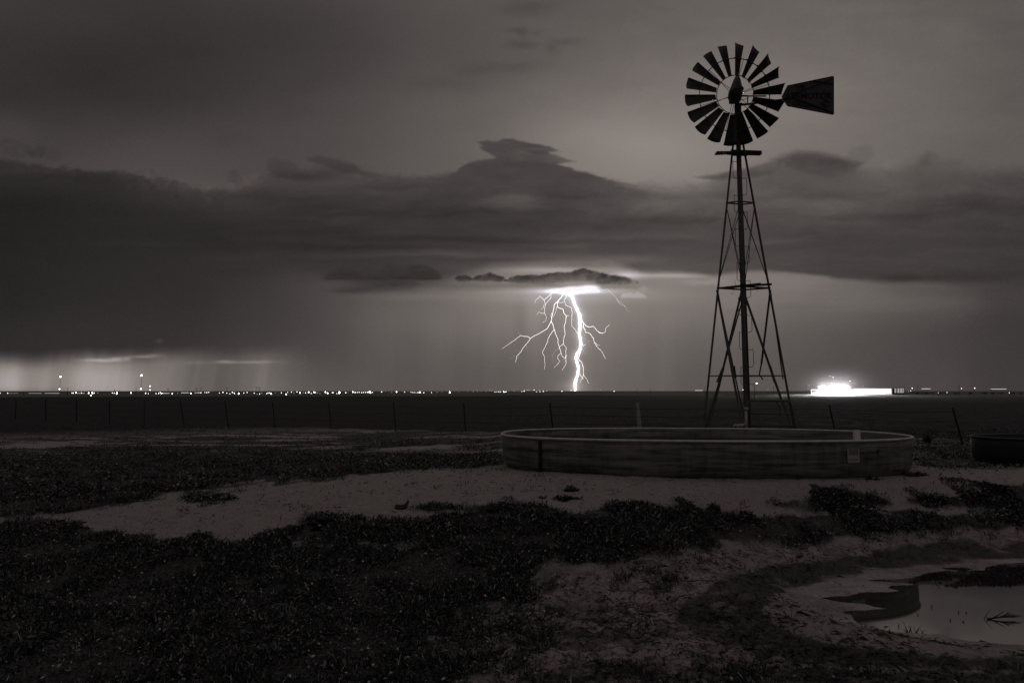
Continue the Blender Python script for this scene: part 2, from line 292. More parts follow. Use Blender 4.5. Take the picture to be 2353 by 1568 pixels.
class MB:
    """collects solid pieces, builds ONE mesh (world coordinates minus origin o)"""
    def __init__(s, o=(0, 0, 0)): s.v = []; s.f = []; s.o = Vector(o)
    def add(s, vs, fs):
        n = len(s.v); s.v += [tuple(Vector(p)-s.o) for p in vs]; s.f += [tuple(i+n for i in f) for f in fs]
    def tube(s, pts, r, n=8, cap=True):
        pts = [Vector(p) for p in pts]
        rs = r if isinstance(r, (list, tuple)) else [r]*len(pts)
        rings = []; up = None
        for i, p in enumerate(pts):
            a = pts[max(i-1, 0)]; b = pts[min(i+1, len(pts)-1)]
            d = (b-a).normalized() if (b-a).length > 1e-9 else Vector((0, 0, 1))
            if up is None:
                up = Vector((0, 0, 1)) if abs(d.z) < .9 else Vector((1, 0, 0))
            x = d.cross(up)
            if x.length < 1e-5: x = d.cross(Vector((0, 1, 0)))
            x.normalize(); yv = x.cross(d).normalized(); up = yv
            rings.append([p + (x*math.cos(t)+yv*math.sin(t))*rs[i] for t in [2*math.pi*k/n for k in range(n)]])
        vs = [q for rr in rings for q in rr]; fs = []
        for i in range(len(rings)-1):
            for k in range(n):
                fs.append((i*n+k, i*n+(k+1) % n, (i+1)*n+(k+1) % n, (i+1)*n+k))
        if cap:
            fs.append(tuple(range(n))[::-1]); fs.append(tuple((len(rings)-1)*n+k for k in range(n)))
        s.add(vs, fs); return s
    def bar(s, a, b, w, t, up=(0, 0, 1)):
        a = Vector(a); b = Vector(b); d = (b-a).normalized(); up = Vector(up)
        x = d.cross(up)
        if x.length < 1e-4: x = d.cross(Vector((0, 1, 0)))
        x.normalize(); y = x.cross(d).normalized()
        vs = [p + x*i*w/2 + y*j*t/2 for p in (a, b) for i, j in ((-1, -1), (1, -1), (1, 1), (-1, 1))]
        s.add(vs, [(0, 1, 2, 3), (7, 6, 5, 4), (0, 4, 5, 1), (1, 5, 6, 2), (2, 6, 7, 3), (3, 7, 4, 0)]); return s
    def angle(s, a, b, w, t, out):
        """steel angle section: two flanges meeting along a-b, the corner pointing to out"""
        a = Vector(a); b = Vector(b); d = (b-a).normalized(); o = Vector(out); o = (o-d*o.dot(d)).normalized()
        q = d.cross(o)
        for sgn in (1, -1):
            e = (q*sgn - o).normalized()
            nrm = d.cross(e).normalized()
            vs = []
            for p in (a, b):
                for i, j in ((0, -.5), (1, -.5), (1, .5), (0, .5)):
                    vs.append(p + e*w*i + nrm*t*j)
            s.add(vs, [(0, 1, 2, 3), (7, 6, 5, 4), (0, 4, 5, 1), (1, 5, 6, 2), (2, 6, 7, 3), (3, 7, 4, 0)])
        return s
    def box(s, c, sx, sy, sz, rz=0, M=None):
        vs = []
        for k in (-1, 1):
            for i, j in ((-1, -1), (1, -1), (1, 1), (-1, 1)):
                p = Vector((i*sx/2, j*sy/2, k*sz/2))
                if rz: p = Matrix.Rotation(rz, 3, 'Z') @ p
                if M is not None: p = M @ p
                vs.append(p+Vector(c))
        s.add(vs, [(3, 2, 1, 0), (4, 5, 6, 7), (0, 1, 5, 4), (1, 2, 6, 5), (2, 3, 7, 6), (3, 0, 4, 7)]); return s
    def ball(s, c, r, n=8, m=5, sz=1.0):
        c = Vector(c); vs = [c+Vector((0, 0, r*sz))]
        for i in range(1, m):
            t = math.pi*i/m
            for k in range(n):
                q = 2*math.pi*k/n; vs.append(c+Vector((r*math.sin(t)*math.cos(q), r*math.sin(t)*math.sin(q), r*sz*math.cos(t))))
        vs.append(c-Vector((0, 0, r*sz))); fs = []
        for k in range(n):
            fs.append((0, 1+k, 1+(k+1) % n)); fs.append((len(vs)-1, 1+(m-2)*n+(k+1) % n, 1+(m-2)*n+k))
            for i in range(m-2):
                fs.append((1+i*n+k, 1+(i+1)*n+k, 1+(i+1)*n+(k+1) % n, 1+i*n+(k+1) % n))
        s.add(vs, fs); return s
    def build(s, name, mat, parent=None, smooth=False):
        me = bpy.data.meshes.new(name); me.from_pydata(s.v, [], s.f); me.materials.append(mat)
        if smooth: me.polygons.foreach_set('use_smooth', np.ones(len(me.polygons), bool))
        me.update()
        o = link(name, me, parent)
        if parent is None: o.location = s.o
        return o
# ---------------------------------------------------------------- materials
def lin(g, tint=(1.06, .97, .965)):
    """albedo with the warm tone of the print"""
    return (g*tint[0], g*tint[1], g*tint[2], 1)
def newmat(name):
    m = bpy.data.materials.new(name); m.use_nodes = True
    return m, m.node_tree.nodes, m.node_tree.links, m.node_tree.nodes['Principled BSDF']
def noisy(name, a, b, scale=8, rough=.6, metal=0, bump=0, stretch=(1, 1, 1), tint=(1.06, .975, .97), detail=6, bscale=None, spec=.5, bdist=.01):
    m, n, l, p = newmat(name)
    tc = n.new('ShaderNodeTexCoord'); mp = n.new('ShaderNodeMapping'); mp.inputs['Scale'].default_value = stretch
    l.new(tc.outputs['Object'], mp.inputs[0])
    ns = n.new('ShaderNodeTexNoise'); ns.inputs['Scale'].default_value = scale; ns.inputs['Detail'].default_value = detail
    ns.inputs['Roughness'].default_value = .62; l.new(mp.outputs[0], ns.inputs['Vector'])
    cr = n.new('ShaderNodeValToRGB'); cr.color_ramp.elements[0].position = .32; cr.color_ramp.elements[1].position = .68
    cr.color_ramp.elements[0].color = lin(a, tint); cr.color_ramp.elements[1].color = lin(b, tint)
    l.new(ns.outputs['Fac'], cr.inputs[0]); l.new(cr.outputs[0], p.inputs['Base Color'])
    p.inputs['Roughness'].default_value = rough; p.inputs['Metallic'].default_value = metal
    p.inputs['Specular IOR Level'].default_value = spec
    if bump:
        bn = n.new('ShaderNodeTexNoise'); bn.inputs['Scale'].default_value = bscale or scale*3; bn.inputs['Detail'].default_value = 5
        l.new(mp.outputs[0], bn.inputs['Vector'])
        bp = n.new('ShaderNodeBump'); bp.inputs['Strength'].default_value = bump; bp.inputs['Distance'].default_value = bdist
        l.new(bn.outputs['Fac'], bp.inputs['Height']); l.new(bp.outputs[0], p.inputs['Normal'])
    return m
def glow(name, rgb, strength):
    m, n, l, p = newmat(name)
    p.inputs['Base Color'].default_value = (.8, .8, .8, 1)
    p.inputs['Emission Color'].default_value = (*rgb, 1); p.inputs['Emission Strength'].default_value = strength
    m.cycles.emission_sampling = 'NONE'
    return m
M_STEEL = noisy('weathered_steel', .06, .15, 9, .55, .3, .3)
M_GALV = noisy('galvanised_steel', .20, .34, 14, .42, .75, .25)
M_BLADE = noisy('rusty_sheet_steel', .045, .085, 5, .5, .35, .3, stretch=(1, 1, .25))
M_BLACK = noisy('black_iron', .012, .025, 9, .6, .2)
M_WOOD = noisy('grey_timber', .05, .11, 6, .8, 0, .5, stretch=(8, 8, .6))
M_PALEWOOD = noisy('bleached_post_timber', .30, .5, 5, .85, 0, .6, stretch=(10, 10, .7))
M_POST = noisy('dark_post_steel', .01, .02, 9, .7)
M_PIPE = noisy('pale_pipe_steel', .3, .45, 9, .5, .2, .2)
M_WHITE = noisy('white_plastic', .80, .86, 3, .5)
# ---------------------------------------------------------------- sky dome
def build_sky():
    R = 42000.0
    az = np.concatenate([np.arange(-180, -48, 4.0), np.arange(-48, 48.01, .085), np.arange(52, 181, 4.0)])
    el = np.concatenate([np.arange(-3.0, -.2, .4), np.arange(-.2, 34, .085), np.linspace(34.5, 89.8, 30)])
    A, E = np.meshgrid(np.radians(az), np.radians(el))
    X = np.sin(A)*np.cos(E); Y = np.cos(A)*np.cos(E); Z = np.sin(E)
    d = Y*CT + Z*ST
    dd = np.maximum(d, .25)
    u = CU + FPX*X/dd; v = CV - FPX*(Z*CT - Y*ST)/dd
    uc = np.clip(u, -60, 2420); vc = np.clip(v, -60, 900)
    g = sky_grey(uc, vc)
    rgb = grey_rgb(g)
    # beyond the frame: the storm deck closes over, the clear dusk lies behind the camera
    far = sst(0, 900, np.maximum(np.abs(u-CU)-1250, -80-v))
    far = np.where(d < .3, 1.0, far)
    amb = .060 + .052*sst(.1, .9, Z) + .015*fbm(A*3, E*5, 3, 9)
    behind = np.stack([amb*1.07, amb*.97, amb*.955], -1)
    rgb = rgb*(1-far[..., None]) + behind*far[..., None]
    na, ne = len(az), len(el)
    V = np.stack([X, Y, Z], -1).reshape(-1, 3)*R
    i = np.arange(ne-1)[:, None]*na; j = np.arange(na-1)[None, :]
    F = np.stack([i+j, i+na+j, i+na+j+1, i+j+1], -1).reshape(-1, 4)
    m = bpy.data.materials.new('storm_cloud_sky'); m.use_nodes = True
    n = m.node_tree.nodes; l = m.node_tree.links; n.clear()
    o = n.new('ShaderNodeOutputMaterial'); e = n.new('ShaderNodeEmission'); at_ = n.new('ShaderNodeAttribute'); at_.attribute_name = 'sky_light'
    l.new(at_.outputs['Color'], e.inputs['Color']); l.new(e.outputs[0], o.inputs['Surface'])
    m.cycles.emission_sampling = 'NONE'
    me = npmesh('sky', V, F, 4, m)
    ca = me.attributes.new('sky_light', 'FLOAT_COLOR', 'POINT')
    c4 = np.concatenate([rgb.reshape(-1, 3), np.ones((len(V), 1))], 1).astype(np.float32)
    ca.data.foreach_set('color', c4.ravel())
    tag(link('sky', me), kind='structure')
build_sky()

# ---------------------------------------------------------------- ground plan, from outlines
def poly_mask(polys, k=4, blur=1):
    W_, H_ = 2700//k, 800//k                    # covers u -150..2550, v 860..1660
    uu, vv = np.meshgrid(np.arange(W_)*k-150+k/2, np.arange(H_)*k+860+k/2)
    out = np.zeros((H_, W_))
    for P, val in polys:
        ins = np.zeros((H_, W_), bool)
        for (x0, y0), (x1, y1) in zip(P, P[1:]+P[:1]):
            if y0 == y1: continue
            c = ((vv >= min(y0, y1)) & (vv < max(y0, y1)))
            xi = x0 + (vv-y0)*(x1-x0)/(y1-y0)
            ins ^= c & (uu < xi)
        out = np.where(ins, val, out)
    for _ in range(blur):
        p = np.pad(out, 1, mode='edge'); out = (p[1:-1, 1:-1]*2+p[:-2, 1:-1]+p[2:, 1:-1]+p[1:-1, :-2]+p[1:-1, 2:])/6
    return out
def samp(mask, u, v, k=4):
    x = np.clip((u+150)/k-.5, 0, mask.shape[1]-1.001); y = np.clip((v-860)/k-.5, 0, mask.shape[0]-1.001)
    ix = x.astype(int); iy = y.astype(int); fx = x-ix; fy = y-iy
    return (mask[iy, ix]*(1-fx)+mask[iy, ix+1]*fx)*(1-fy)+(mask[iy+1, ix]*(1-fx)+mask[iy+1, ix+1]*fx)*fy
VEG = poly_mask([
 ([(-150, 968), (400, 975), (760, 988), (1150, 1000), (1150, 1040), (-150, 1045)], .42),
 ([(-150, 1038), (1150, 1020), (1156, 1072), (1000, 1077), (860, 1083), (740, 1101), (560, 1111), (400, 1133), (300, 1158), (100, 1182), (-150, 1196)], 1.0),
 ([(2096, 990), (2550, 990), (2550, 1078), (2200, 1080), (2096, 1076)], .75),
 ([(-150, 1200), (130, 1200), (180, 1205), (230, 1222), (290, 1228), (330, 1240), (400, 1245), (430, 1215), (470, 1212), (480, 1245), (560, 1252), (600, 1225), (700, 1197), (735, 1182), (760, 1190),
   (850, 1203), (960, 1200), (1080, 1188), (1120, 1158), (1200, 1162), (1330, 1182), (1400, 1158), (1560, 1165), (1640, 1172), (1740, 1192), (1800, 1184), (1900, 1190), (2100, 1180), (2200, 1182), (2550, 1165),
   (2550, 1205), (2250, 1216), (2100, 1228), (1950, 1236), (1850, 1250), (1700, 1238), (1560, 1262), (1450, 1275), (1350, 1295), (1230, 1330), (1130, 1365), (1050, 1395), (960, 1440), (1010, 1500), (1090, 1545), (1300, 1575), (1300, 1700), (-150, 1700)], 1.0),
 ([(1060, 1548), (1500, 1560), (2550, 1552), (2550, 1700), (1060, 1700)], .55),
 ([(1740, 1155), (1800, 1150), (1850, 1128), (1930, 1118), (2020, 1138), (2070, 1162), (1950, 1182), (1850, 1180)], .9),
 ([(2080, 1150), (2150, 1132), (2250, 1122), (2352, 1106), (2550, 1100), (2550, 1168), (2100, 1165)], .9),
 ([(415, 1140), (440, 1129), (500, 1131), (555, 1138), (520, 1149), (430, 1151)], .9),
 ([(960, 1166), (1010, 1160), (1100, 1162), (1105, 1172), (1010, 1178), (960, 1172)], .8),
 ([(1230, 1258), (1290, 1250), (1420, 1245), (1540, 1225), (1500, 1240), (1380, 1258)], .5),
 ([(640, 1246), (1010, 1243), (980, 1252), (700, 1256)], .3),
 ([(1290, 1292), (1420, 1290), (1480, 1305), (1400, 1330), (1260, 1345)], .35),
 ([(960, 1440), (1050, 1395), (1130, 1365), (1230, 1330), (1290, 1345), (1330, 1400), (1250, 1480), (1180, 1540), (1090, 1548), (1010, 1500)], .46),
 ([(1290, 1300), (1440, 1280), (1600, 1265), (1780, 1252), (1800, 1275), (1620, 1300), (1480, 1330), (1340, 1370)], .36),
 ([(1300, 1500), (1500, 1520), (1800, 1535), (2100, 1545), (2550, 1545), (2550, 1700), (1100, 1700), (1090, 1548)], .42),
 ([(1180, 1320), (1260, 1285), (1340, 1275), (1330, 1310), (1250, 1350), (1170, 1380)], .55),
 ([(1400, 1350), (1560, 1320), (1540, 1380), (1520, 1450), (1420, 1470), (1380, 1420)], .22),
 ([(1500, 1275), (1700, 1262), (1760, 1290), (1600, 1300)], .3),
 ([(1960, 1248), (2120, 1236), (2352, 1224), (2352, 1240), (2120, 1256)], .3)], blur=7)
WET = poly_mask([([(2550, 1236), (2350, 1238), (2150, 1250), (1950, 1272), (1800, 1297), (1650, 1332), (1570, 1380), (1550, 1420), (1600, 1465), (1700, 1492), (1850, 1512), (2100, 1532), (2550, 1548),
   (2550, 1512), (2150, 1503), (2000, 1490), (1880, 1466), (1790, 1438), (1750, 1400), (1770, 1365), (1860, 1335), (1980, 1312), (2100, 1297), (2250, 1282), (2550, 1262)], 1.0), ([(1050, 1535), (1300, 1520), (1700, 1525), (2100, 1545), (2550, 1550), (2550, 1700), (1050, 1700)], .55), ([(1180, 1400), (1420, 1380), (1540, 1440), (1500, 1500), (1200, 1490)], .28),
   ([(560, 1166), (620, 1160), (690, 1161), (680, 1166), (600, 1170)], .6)], blur=8)
MUD = poly_mask([([(2550, 1210), (2100, 1232), (1900, 1245), (1700, 1245), (1500, 1275), (1250, 1335), (1080, 1405), (900, 1440), (1000, 1520), (1300, 1570), (2550, 1600)], 1.0)], blur=10)
SILT = poly_mask([([(2550, 1262), (2250, 1282), (2100, 1297), (1980, 1312), (1860, 1335), (1770, 1365), (1750, 1400), (1790, 1438), (1880, 1466), (2000, 1490), (2150, 1503), (2550, 1512)], 1.0)], blur=8)

ZW = -.835                                        # level of the standing water
wc = [(2430,380),(2353,385),(2200,392),(2100,412),(2040,424),(2045,446),(1940,449),(1800,452),(1730,446),(1560,478),(1520,500),(1400,514),(1270,517),(1140,526),(1250,536),(1440,548),(1490,560),(1320,568),(1290,584),(1390,608),(1250,614),(1100,622),(1000,640),(760,664),
      (850,684),(960,698),(1100,713),(1200,733),(1275,746),(1180,752),(1000,766),(905,776),(985,795),(1010,835),(1100,872),(1230,912),(1360,932),(1580,942),(1740,950),(1775,978),(1900,1000),(2100,1012),(2353,1030),(2500,1036)]
WPOLY = [on_plane(1664.2+.2923*x, 1178.8+.2923*y, ZW) for x, y in wc]
xe = [on_plane(2700, 1302, ZW), on_plane(2850, 1360, ZW), on_plane(2800, 1440, ZW), on_plane(2600, 1478, ZW)]
WPOLY = WPOLY + xe[::-1]
# the small tongue of water apart from the main sheet
w2 = [(1700,430),(1800,424),(1900,427),(1935,438),(1880,449),(1760,441)]
WPOLY2 = [on_plane(1664.2+.2923*x, 1178.8+.2923*y, ZW) for x, y in w2]
PE = []                                          # a rounded hull of the pond for the slope of its basin
for t in range(40):
    a = 2*math.pi*t/40
    PE.append((6.75+3.15*math.cos(a), 7.45+1.5*math.sin(a)))
def smin(a, b, k):
    h = np.clip(.5+.5*(b-a)/k, 0, 1)
    return b*(1-h)+a*h-k*h*(1-h)
def base_z(x, y):
    x = np.asarray(x, float); y = np.asarray(y, float); r = np.hypot(x, y)
    # tank platform and sand mound
    z = -.52 + .52*sst(5.6, 9.6, y+.10*x*sst(0, -6, x))
    z = z - .22*sst(-1.0, -6.5, x)*sst(5, 9, y)
    z = z + .07*np.exp(-((x+.4)/2.2)**2-((y-11.2)/1.1)**2)
    z = z - .13*sst(12.6, 14.4, y)*sst(0.2, -1.2, x) - .10*sst(15.5, 19, y)
    z = z - .10*sst(12.2, 14.2, y)*sst(7.4, 8.6, x)
    # pond basin
    near = (r < 26) & (y > -1)
    sd = np.full(x.shape, 50.0)
    if near.any(): sd[near] = sdist(PE, x[near], y[near])
    s = np.maximum(sd, -.6)
    hb = ZW + .018 + .05*s + .165*np.maximum(s-.15, 0)**2
    z = smin(z, hb, .10)
    # plough land runs level, then falls away to the far valley and up to the horizon
    # the barns on the right horizon stand on a low graded pad
    z = z + .75*np.exp(-((x-138)/42)**4-((y-292)/16)**2)
    z = z - .28*sst(60, 240, r) - 9.5*sst(300, 1400, r) + .9e-3*0
    z = z + 12.4*sst(1400, 6500, r) + 3.0*sst(6500, 9000, r)*0
    return z
def veg_at(x, y, z):
    u, v = proj(x, y, z)
    n1 = fbm(x*1.3, y*1.3, 4, 201); n2 = fbm(x*4.5, y*4.5, 3, 203)
    sc = np.clip((v-900)/220, .12, 1.6)
    V = samp(VEG, u+26*sc*n1+9*sc*n2, v+11*sc*n1+6*sc*n2*1.0)
    V = np.where((y < .3) | (u < -140) | (u > 2540), .8, V)
    V = np.where(v < 968, np.where(y > 17, .25, V), V)
    return np.where((v > 1655), .8, V)
CRX = 0
def detail_z(x, y, z, r):
    """relief of the surface itself"""
    u, v = proj(x, y, z)
    veg = veg_at(x, y, z); mud = samp(MUD, u, v)*(y > .3); sil = samp(SILT, u, v)*(y > .3)
    nr = sst(45, 20, r)
    q = .016*fbm(x*1.1, y*1.1, 4, 301) + .010*fbm(x*5, y*5, 3, 303)*nr
    q = q + veg*(.035*fbm(x*2.2, y*2.2, 4, 305)+.012)*nr
    # hoof-printed, cracked mud: plates with sunk joints
    wx = x+.10*fbm(x*3, y*3, 3, 311); wy = y+.10*fbm(x*3, y*3, 3, 313)
    rid = np.abs(fbm(wx*3.2, wy*4.4, 4, 315)); rid2 = np.abs(fbm(wx*7.5, wy*9.5, 3, 317))
    q = q + mud*(1-.85*sil)*nr*(-.045*sst(.05, 0, rid) - .022*sst(.05, 0, rid2) + .022*fbm(x*9, y*9, 3, 319) - .05*sst(.25, .62, fbm(x*4.2, y*4.2, 2, 321)))
    q = q + sst(.4,0,veg)*(1-mud)*nr*(.006*fbm(x*16, y*16, 2, 323) - .014*sst(.35, .75, fbm(x*6, y*6, 2, 325)))
    # plough clods beyond the fence
    fld = sst(27, 30, r)*sst(300, 240, r)
    q = q + fld*(.05*fbm(x*1.6, y*1.1, 4, 331) + .02*fbm(x*.35, y*.35, 3, 333))*sst(400, 60, r)
    return q
def full_z(x, y):
    x = np.asarray(x, float); y = np.asarray(y, float)
    r = np.hypot(x, y); z = base_z(x, y)
    q = detail_z(x, y, z, r)
    near = (r < 15) & (y > 3)
    out = z+q
    if near.any():
        xn, yn = x[near], y[near]
        sd = np.minimum(sdist(WPOLY, xn, yn), sdist(WPOLY2, xn, yn)) + .035*fbm(xn*7, yn*7, 3, 341)
        shore = ZW + np.clip(sd*.22, -.05, .02) + .012*fbm(xn*5, yn*5, 3, 343)*sst(.0, .25, sd)
        t = sst(.05, .75, sd)
        blend = shore*(1-t) + np.maximum(out[near], ZW+.012)*t
        out[near] = blend
    return out
def zat(x, y):
    return float(full_z(np.array([x]), np.array([y]))[0])
def hit(u, v):
    """where the sight line of plate point (u, v) meets the ground"""
    a = (u-CU)/FPX; b = (CV-v)/FPX
    dx, dy, dz = a, CT-b*ST, ST+b*CT
    t = np.geomspace(3, 400, 900)
    X = dx*t; Y = dy*t; Z = CAM_Z+dz*t
    G = base_z(X, Y); k = np.argmax(Z < G)
    t0, t1 = t[max(k-1, 0)], t[k]
    for _ in range(14):
        tm = .5*(t0+t1)
        if CAM_Z+dz*tm < float(base_z(np.array([dx*tm]), np.array([dy*tm]))[0]): t1 = tm
        else: t0 = tm
    return (dx*t1, dy*t1)

def ground_material():
    m, n, l, p = newmat('prairie_soil')
    def N(t, **kw):
        q = n.new(t)
        for a, b in kw.items(): setattr(q, a, b)
        return q
    def noise(scale, vec, detail=6, rough=.6):
        q = N('ShaderNodeTexNoise'); q.inputs['Scale'].default_value = scale; q.inputs['Detail'].default_value = detail
        q.inputs['Roughness'].default_value = rough; l.new(vec, q.inputs['Vector']); return q.outputs['Fac']
    def ramp(fac, *st):
        q = N('ShaderNodeValToRGB'); e = q.color_ramp.elements
        e[0].position, e[0].color = st[0]; e[1].position, e[1].color = st[1]
        for s_ in st[2:]:
            k = e.new(s_[0]); k.color = s_[1]
        l.new(fac, q.inputs[0]); return q.outputs[0]
    def mix(f, a, b):
        q = N('ShaderNodeMix'); q.data_type = 'RGBA'
        for s_, val in ((0, f), (6, a), (7, b)):
            if isinstance(val, (tuple, float)): q.inputs[s_].default_value = val
            else: l.new(val, q.inputs[s_])
        return q.outputs[2]
    tc = N('ShaderNodeTexCoord').outputs['Object']
    at1 = N('ShaderNodeAttribute'); at1.attribute_name = 'cover'
    sp = N('ShaderNodeSeparateColor'); l.new(at1.outputs['Color'], sp.inputs[0])
    veg, wet, mud = sp.outputs[0], sp.outputs[1], sp.outputs[2]
    big = noise(1.1, tc, 5); fine = noise(26, tc, 8, .7); grit = noise(140, tc, 3, .7); mid = noise(6, tc, 6, .65)
    sand = ramp(mid, (.30, lin(.27)), (.72, lin(.44)))
    grains = ramp(fine, (.32, lin(.08)), (.45, lin(.38)), (.75, lin(.55)))
    sand = mix(.5, sand, grains)
    specks = ramp(grit, (.30, lin(.10)), (.42, lin(1.0)))
    mm = N('ShaderNodeMix'); mm.data_type = 'RGBA'; mm.blend_type = 'MULTIPLY'; mm.inputs[0].default_value = .55
    l.new(sand, mm.inputs[6]); l.new(specks, mm.inputs[7]); sand = mm.outputs[2]
    mudc = ramp(mid, (.36, lin(.24)), (.60, lin(.52)))
    mudc = mix(.4, mudc, ramp(fine, (.40, lin(.10)), (.55, lin(.50))))
    # shrinkage cracks: shade inside the open joints is painted as dark colour
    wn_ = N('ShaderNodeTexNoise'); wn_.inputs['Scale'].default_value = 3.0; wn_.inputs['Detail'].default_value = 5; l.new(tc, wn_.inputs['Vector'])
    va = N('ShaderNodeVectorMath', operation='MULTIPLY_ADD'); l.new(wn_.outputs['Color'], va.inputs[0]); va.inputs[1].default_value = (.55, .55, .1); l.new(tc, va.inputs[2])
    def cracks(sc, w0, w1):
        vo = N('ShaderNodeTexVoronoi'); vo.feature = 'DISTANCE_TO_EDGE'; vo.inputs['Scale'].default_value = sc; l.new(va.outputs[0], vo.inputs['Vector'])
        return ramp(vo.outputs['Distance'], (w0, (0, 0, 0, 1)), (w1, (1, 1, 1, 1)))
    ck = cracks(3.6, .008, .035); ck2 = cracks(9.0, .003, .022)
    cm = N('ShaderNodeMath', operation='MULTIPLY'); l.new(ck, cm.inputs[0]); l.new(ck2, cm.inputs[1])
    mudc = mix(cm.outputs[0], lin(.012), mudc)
    blotch = ramp(noise(2.3, tc, 8, .75), (.40, lin(.5)), (.52, lin(1.0)))
    mb_ = N('ShaderNodeMix'); mb_.data_type = 'RGBA'; mb_.blend_type = 'MULTIPLY'; mb_.inputs[0].default_value = .8; l.new(mudc, mb_.inputs[6]); l.new(blotch, mb_.inputs[7]); mudc = mb_.outputs[2]
    soil = ramp(fine, (.38, lin(.02)), (.62, lin(.12)))
    wetc = ramp(fine, (.35, lin(.008)), (.75, lin(.04)))
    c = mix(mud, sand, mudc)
    c = mix(veg, c, soil)
    wm = N('ShaderNodeMath', operation='MULTIPLY'); l.new(wet, wm.inputs[0]); wm.inputs[1].default_value = .88; c = mix(wm.outputs[0], c, wetc)
    at2 = N('ShaderNodeAttribute'); at2.attribute_name = 'land'
    sp2 = N('ShaderNodeSeparateColor'); l.new(at2.outputs['Color'], sp2.inputs[0])
    field_, farl, silt = sp2.outputs[0], sp2.outputs[1], sp2.outputs[2]
    fcol = ramp(noise(2.2, tc, 8, .85), (.42, lin(.006)), (.62, lin(.060)))
    c = mix(field_, c, fcol)
    c = mix(farl, c, lin(.16))
    c = mix(silt, c, ramp(fine, (.34, lin(.10)), (.42, lin(.50)), (.7, lin(.66))))
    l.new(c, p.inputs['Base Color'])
    rr = N('ShaderNodeMapRange'); rr.inputs[3].default_value = .9; rr.inputs[4].default_value = .62; l.new(wet, rr.inputs[0]); l.new(rr.outputs[0], p.inputs['Roughness'])
    p.inputs['Specular IOR Level'].default_value = .25
    bp = N('ShaderNodeBump'); bp.inputs['Strength'].default_value = 1.0; bp.inputs['Distance'].default_value = .03
    hs = N('ShaderNodeMath', operation='ADD'); l.new(fine, hs.inputs[0])
    g2 = N('ShaderNodeMath', operation='MULTIPLY'); l.new(grit, g2.inputs[0]); g2.inputs[1].default_value = .35; l.new(g2.outputs[0], hs.inputs[1])
    l.new(hs.outputs[0], bp.inputs['Height']); l.new(bp.outputs[0], p.inputs['Normal'])
    return m
M_GROUND = ground_material()
def build_ground():
    az = np.concatenate([np.arange(-180, -50, 2.0), np.arange(-50, 50.01, .085), np.arange(52, 181, 2.0)])
    az[-1] = 180.0
    rr = [.15, .4, .8, 1.3, 1.8, 2.3, 2.8, 3.2]
    def ext(to, ratio):
        r = rr[-1]
        while r < to:
            r *= ratio; rr.append(r)
    ext(3.8, 1.02); ext(13.5, 1.0023); ext(36, 1.0045); ext(120, 1.012); ext(400, 1.02); ext(10000, 1.04); ext(42500, 1.3)
    rr = np.array(rr)
    A, Rr = np.meshgrid(np.radians(az), rr)
    X = np.sin(A)*Rr; Y = np.cos(A)*Rr
    Z = full_z(X, Y)
    na, nr = len(az), len(rr)
    i = np.arange(nr-1)[:, None]*na; j = np.arange(na-1)[None, :]
    F = np.stack([i+j, i+j+1, i+na+j+1, i+na+j], -1).reshape(-1, 4)
    V = np.stack([X, Y, Z], -1).reshape(-1, 3)
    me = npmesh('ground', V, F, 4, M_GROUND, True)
    B = base_z(X, Y)
    u, v = proj(X, Y, B)
    veg = sst(.28, .90, veg_at(X, Y, B)+.30*fbm(X*5, Y*6, 4, 401)+.12*fbm(X*1.3, Y*1.6, 3, 402))
    fr = (Y > .3)
    wet = samp(WET, u, v)*fr; mud = samp(MUD, u, v)*fr; sil = samp(SILT, u, v)*fr
    wet = sst(.18, .85, wet+(.75*fbm(X*2.2, Y*3.2, 5, 405)+.25*fbm(X*9, Y*12, 3, 406))*sst(.02, .3, wet))*.9
    sd = np.full(X.shape, 9.0); nn = (Rr < 15) & (Y > 3); sd[nn] = sdist(WPOLY, X[nn], Y[nn])
    wet = np.maximum(wet*sst(.0, .2, sd), .0)
    mud = mud*(1-.6*sil)*np.clip(.85+.7*fbm(X*1.7, Y*1.7, 4, 407), .3, 1)
    sl = sil*(1-wet)*np.clip(.5+1.9*fbm(X*1.6, Y*4.5, 5, 409), .05, 1)*sst(.95, .05, sd)
    # streaks of bare sand along the fence
    streak = sst(.02, .28, fbm(X*.35, Y*1.5, 4, 411))
    band = sst(963, 972, v)*sst(1052, 1030, v)*(Y > 1)
    veg = np.where(band > .01, veg*(1-band) + band*(1-streak)*.95, veg)
    edge = np.interp(u, [-150, 0, 400, 760, 1150, 1600, 2352, 2550], [962, 964, 973, 984, 992, 1000, 1010, 1012])
    fld = sst(3, -2, v-edge+5*fbm(X*.4, Y*.4, 3, 413))*(Y > 1)
    fld = np.maximum(fld, sst(30, 40, Rr))
    fl = fld*sst(330, 305, Rr)
    far = sst(312, 330, Rr)
    veg = veg*(1-fld)*(1-.55*samp(MUD, u, v)*fr*sst(.98, .6, samp(VEG, u, v)))
    for nm, (a, b, c) in (('cover', (veg, wet, mud)), ('land', (fl, far, sl))):
        ca = me.attributes.new(nm, 'FLOAT_COLOR', 'POINT')
        c4 = np.stack([a, b, c, np.ones_like(a)], -1).reshape(-1, 4).astype(np.float32)
        ca.data.foreach_set('color', np.clip(c4, 0, 1).ravel())
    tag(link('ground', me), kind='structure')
    print('ground verts', len(V))
build_ground()
